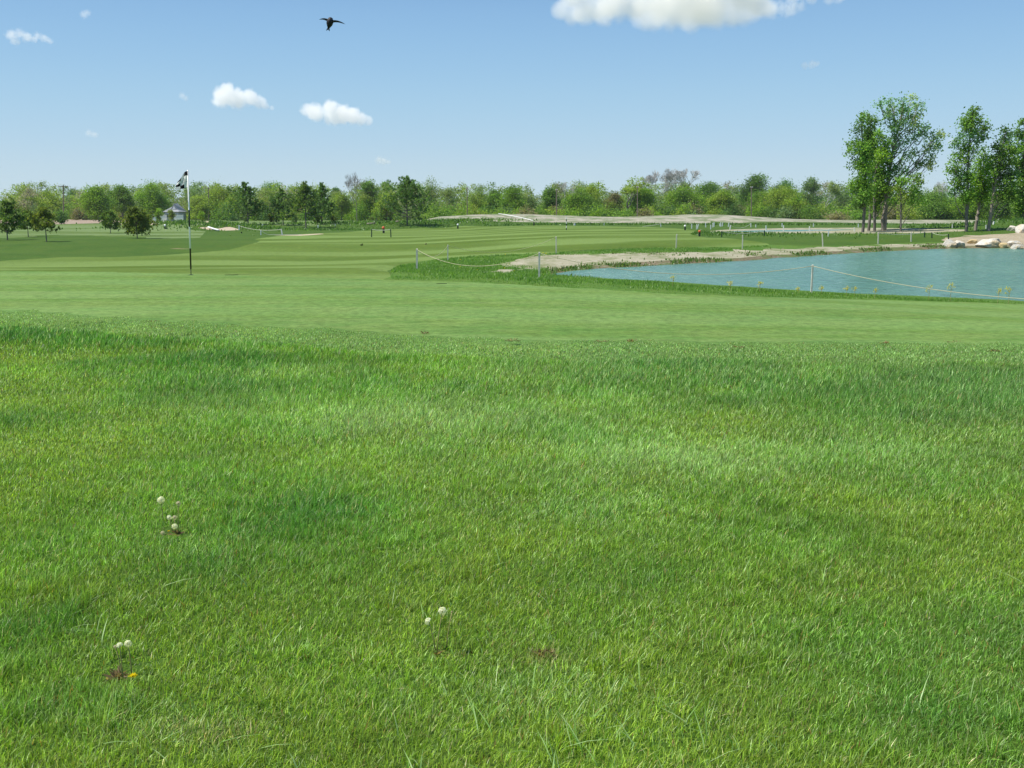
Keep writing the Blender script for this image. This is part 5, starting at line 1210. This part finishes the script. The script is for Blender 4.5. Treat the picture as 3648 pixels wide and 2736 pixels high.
# ------------------------------------------------------------------ clouds
def cloud_mat(S, dens, scale, amp, soft):
    n = NT('cloud_vapour'); v = n.n('TexCoord').outputs['Object']; F = None
    for c, R in S:
        d = n.n('VectorMath', _operation='DISTANCE', i0=v, i1=tuple(float(q) for q in c)).outputs['Value']
        k = n.math('SUBTRACT', 1.0, n.math('DIVIDE', d, float(R))); F = k if F is None else n.math('MAXIMUM', F, k)
    f = n.noise(scale, 4, .5, v, .3)
    h = n.math('ADD', F, n.math('MULTIPLY', n.math('SUBTRACT', f, .52), amp))
    k = n.math('MULTIPLY', n.ramp(h, .06, .06+soft), dens)
    p = n.n('VolumePrincipled'); n.set(p, 'Density', k); p.inputs['Color'].default_value = (1.0, .985, .955, 1); p.inputs['Anisotropy'].default_value = .2
    return n.done(None, p.outputs[0])
def cloud(lobes, D, dens, label, seed, scale=4.0, amp=1.5, soft=.7):
    """lobes: photo px (u, v, radius) of the puffs; the closed hull wraps them, the vapour inside is uneven"""
    rg = np.random.default_rng(seed); U = np.array([l[0] for l in lobes]); Vv = np.array([l[1] for l in lobes]); Rr = np.array([l[2] for l in lobes])
    u0 = ((U-Rr).min()+(U+Rr).max())/2; v0 = np.average(Vv, weights=Rr); half = ((U+Rr).max()-(U-Rr).min())/2
    c = at(u0, v0, D); sx = wide(half, D)
    S = [(np.array(((u-u0)/half, rg.uniform(-.25, .25), -(v-v0)/half)), r/half*1.15) for u, v, r in lobes]
    S += [(np.array((p[0]+rg.normal()*.06, p[1]*-1.3+rg.uniform(-.25, .25), p[2]+rg.uniform(-.02, .04))), r*.9) for p, r in S if r > .12]
    nu, nv = 56, 28; mb = MB()
    for j in range(nv+1):
        th = math.pi*j/nv
        for i in range(nu):
            a = 2*math.pi*i/nu; d = np.array((math.sin(th)*math.cos(a), math.sin(th)*math.sin(a), math.cos(th))); r = .04
            for cc, R in S:
                R = R*1.12; b_ = d@cc; q = b_*b_-cc@cc+R*R
                if q > 0: r = max(r, b_+math.sqrt(q))
            mb.v.append(tuple(d*r))
    for j in range(nv):
        for i in range(nu):
            i2 = (i+1) % nu; mb.f.append((j*nu+i, (j+1)*nu+i, (j+1)*nu+i2, j*nu+i2))
    import bmesh
    me = mb.mesh('cloud'); bm = bmesh.new(); bm.from_mesh(me); bmesh.ops.remove_doubles(bm, verts=bm.verts, dist=1e-5); bm.to_mesh(me); bm.free()
    o = link('cloud', me, cloud_mat(S, dens, scale, amp, soft), None, c); o.scale = (sx, sx, sx)
    tag(o, label, 'cloud', 'clouds in the sky')
DD = 4200.0
bu = [2000, 2080, 2170, 2250, 2360, 2500, 2660, 2735]; bv = [52, 90, 82, 80, 90, 94, 82, 56]
big_c = [(float(u), float(np.interp(u, bu, bv))-q, q) for u, q in ((2022, 40), (2060, 44), (2095, 46), (2130, 50), (2170, 52), (2210, 60), (2250, 62), (2295, 66), (2340, 70), (2385, 74), (2430, 76), (2475, 78), (2520, 76), (2565, 72), (2610, 66), (2650, 56), (2690, 46), (2720, 34))]+[(2400,-60,100),(2550,-70,100),(2200,-50,80),(2060,-15,50)]
cloud(big_c, DD, .013, 'large white cloud cut off by the top edge of the photo', 5, 5.0, .95, .5)
cloud([(2830,-8,26),(2890,-6,24),(2950,-4,24),(2995,-8,20),(2860,-30,36)], DD, .014, 'wispy cloud at the top edge right of the large cloud', 6)
cloud([(2755,34,34),(2785,28,32),(2815,36,30),(2840,24,26)], DD, .010, 'thin ragged wisp hanging off the right end of the large cloud', 9)
cloud([(795,345,38),(815,326,30),(845,350,38),(885,345,32),(915,362,24),(940,374,16),(960,381,10),(775,360,22)], DD*1.2, .022, 'small white cloud with a rounded left top, left one of the middle pair', 14, 6.0, 1.0, .4)
cloud([(1112,398,26),(1135,402,34),(1175,388,30),(1185,412,36),(1220,408,38),(1255,412,34),(1285,422,26),(1308,430,18)], DD*1.2, .022, 'long white cloud sloping down to the right, right one of the middle pair', 17, 6.0, 1.0, .4)
cloud([(45,125,22),(70,120,20),(90,130,22),(105,136,16),(50,145,18)], DD, .022, 'faint white wisp near the left edge', 21)
cloud([(135,130,16),(155,136,16),(175,145,12)], DD, .02, 'fainter wisp trailing right of the one near the left edge', 22)
cloud([(300,52,16),(312,46,14)], DD, .016, 'tiny pale puff near the top left corner', 23)
cloud([(650,342,14),(660,350,12)], DD, .02, 'tiny puff left of the middle pair of clouds', 24)
cloud([(318,474,14),(335,480,13)], DD, .02, 'tiny low puff above the left trees', 25)
cloud([(1350,571,17),(1368,575,16),(1382,577,10)], DD, .024, 'small low puff above the leafless tree', 26)
cloud([(2870,233,16),(2892,230,18),(2908,228,12)], DD, .018, 'small faint wisp in the upper right sky', 27)
cloud([(3388,502,15),(3404,502,14)], DD, .018, 'small faint puff between the two poplar groups', 28)

# ------------------------------------------------------------------ light, sky, camera
EL, AZ = math.radians(60), math.radians(-97)          # azimuth from straight ahead (+y) toward +x: sun stands to the left, slightly behind the viewer
sdir = Vector((math.sin(AZ)*math.cos(EL), math.cos(AZ)*math.cos(EL), math.sin(EL)))
sl = bpy.data.lights.new('sun', 'SUN'); sl.energy = 4.6; sl.angle = math.radians(.53); sl.color = (1.0, .955, .88)
so = bpy.data.objects.new('sun', sl); col.objects.link(so); so.rotation_euler = (-sdir).to_track_quat('-Z', 'Y').to_euler()
w = bpy.data.worlds.new('World'); scene.world = w; w.use_nodes = True; nt = w.node_tree; nt.nodes.clear()
sky = nt.nodes.new('ShaderNodeTexSky'); sky.sky_type = 'NISHITA'; sky.sun_disc = False; sky.sun_elevation = EL; sky.sun_rotation = AZ
sky.altitude = 0; sky.air_density = .6; sky.dust_density = 0; sky.ozone_density = 5.0
GAIN = 2**.45
gm = nt.nodes.new('ShaderNodeNewGeometry'); sx_ = nt.nodes.new('ShaderNodeSeparateXYZ'); nt.links.new(gm.outputs['Incoming'], sx_.inputs[0])
neg = nt.nodes.new('ShaderNodeMath'); neg.operation = 'MULTIPLY'; neg.inputs[1].default_value = -1; nt.links.new(sx_.outputs[2], neg.inputs[0])
rp = nt.nodes.new('ShaderNodeValToRGB'); nt.links.new(neg.outputs[0], rp.inputs[0]); cr = rp.color_ramp; cr.interpolation = 'B_SPLINE'
for p_, c_ in ((0, (.56, .69, .77)), (.04, (.52, .675, .775)), (.06, (.475, .66, .795)), (.085, (.43, .645, .805)), (.11, (.385, .615, .808)), (.13, (.352, .585, .806)), (.155, (.312, .545, .795)), (.175, (.285, .51, .775)), (.19, (.265, .482, .755)), (.25, (.215, .42, .69)), (.45, (.13, .29, .56)), (1, (.08, .2, .45))):
    e_ = cr.elements.new(p_) if p_ not in (0, 1) else cr.elements[0 if p_ == 0 else -1]
    e_.color = (*c_, 1)
mixn = nt.nodes.new('ShaderNodeMix'); mixn.data_type = 'RGBA'; mixn.inputs[0].default_value = .12
sc_ = nt.nodes.new('ShaderNodeVectorMath'); sc_.operation = 'SCALE'; sc_.inputs[3].default_value = 10/GAIN; nt.links.new(rp.outputs[0], sc_.inputs[0])
nt.links.new(sc_.outputs[0], mixn.inputs[6]); nt.links.new(sky.outputs[0], mixn.inputs[7])
bg = nt.nodes.new('ShaderNodeBackground'); bg.inputs[1].default_value = .1; ow = nt.nodes.new('ShaderNodeOutputWorld')
nt.links.new(mixn.outputs[2], bg.inputs[0]); nt.links.new(bg.outputs[0], ow.inputs[0])
cam = bpy.data.cameras.new('camera'); cam.sensor_width = 36; cam.lens = 36*FPX/3648; cam.clip_start = .05; cam.clip_end = 30000
co = bpy.data.objects.new('camera', cam); col.objects.link(co); co.location = (0, 0, CAMZ); co.rotation_euler = (math.pi/2-PITCH, 0, 0); scene.camera = co
scene.view_settings.view_transform = 'Standard'; scene.view_settings.look = 'None'; scene.view_settings.exposure = .45; scene.view_settings.gamma = 1
cy = scene.cycles
cy.max_bounces = 24; cy.diffuse_bounces = 3; cy.glossy_bounces = 2; cy.transmission_bounces = 3; cy.transparent_max_bounces = 6; cy.volume_bounces = 20
cy.volume_step_rate = .4; cy.volume_max_steps = 512; cy.sample_clamp_indirect = 6
cy.use_denoising = True; cy.denoiser = 'OPENIMAGEDENOISE'; cy.denoising_input_passes = 'RGB_ALBEDO_NORMAL'; cy.denoising_prefilter = 'ACCURATE'

# ------------------------------------------------------------------ thin haze over the course
n = NT('thin_haze'); p = n.n('VolumePrincipled'); p.inputs['Density'].default_value = .00010; p.inputs['Color'].default_value = (.90, .95, 1.0, 1); p.inputs['Anisotropy'].default_value = .3
hz_m = n.done(None, p.outputs[0])
hb_ = MB().box((0, 180, 6.5), (900, 560, 17)).build('haze', hz_m); hb_['kind'] = 'stuff'; hb_['label'] = 'thin pale haze over the far side of the course'
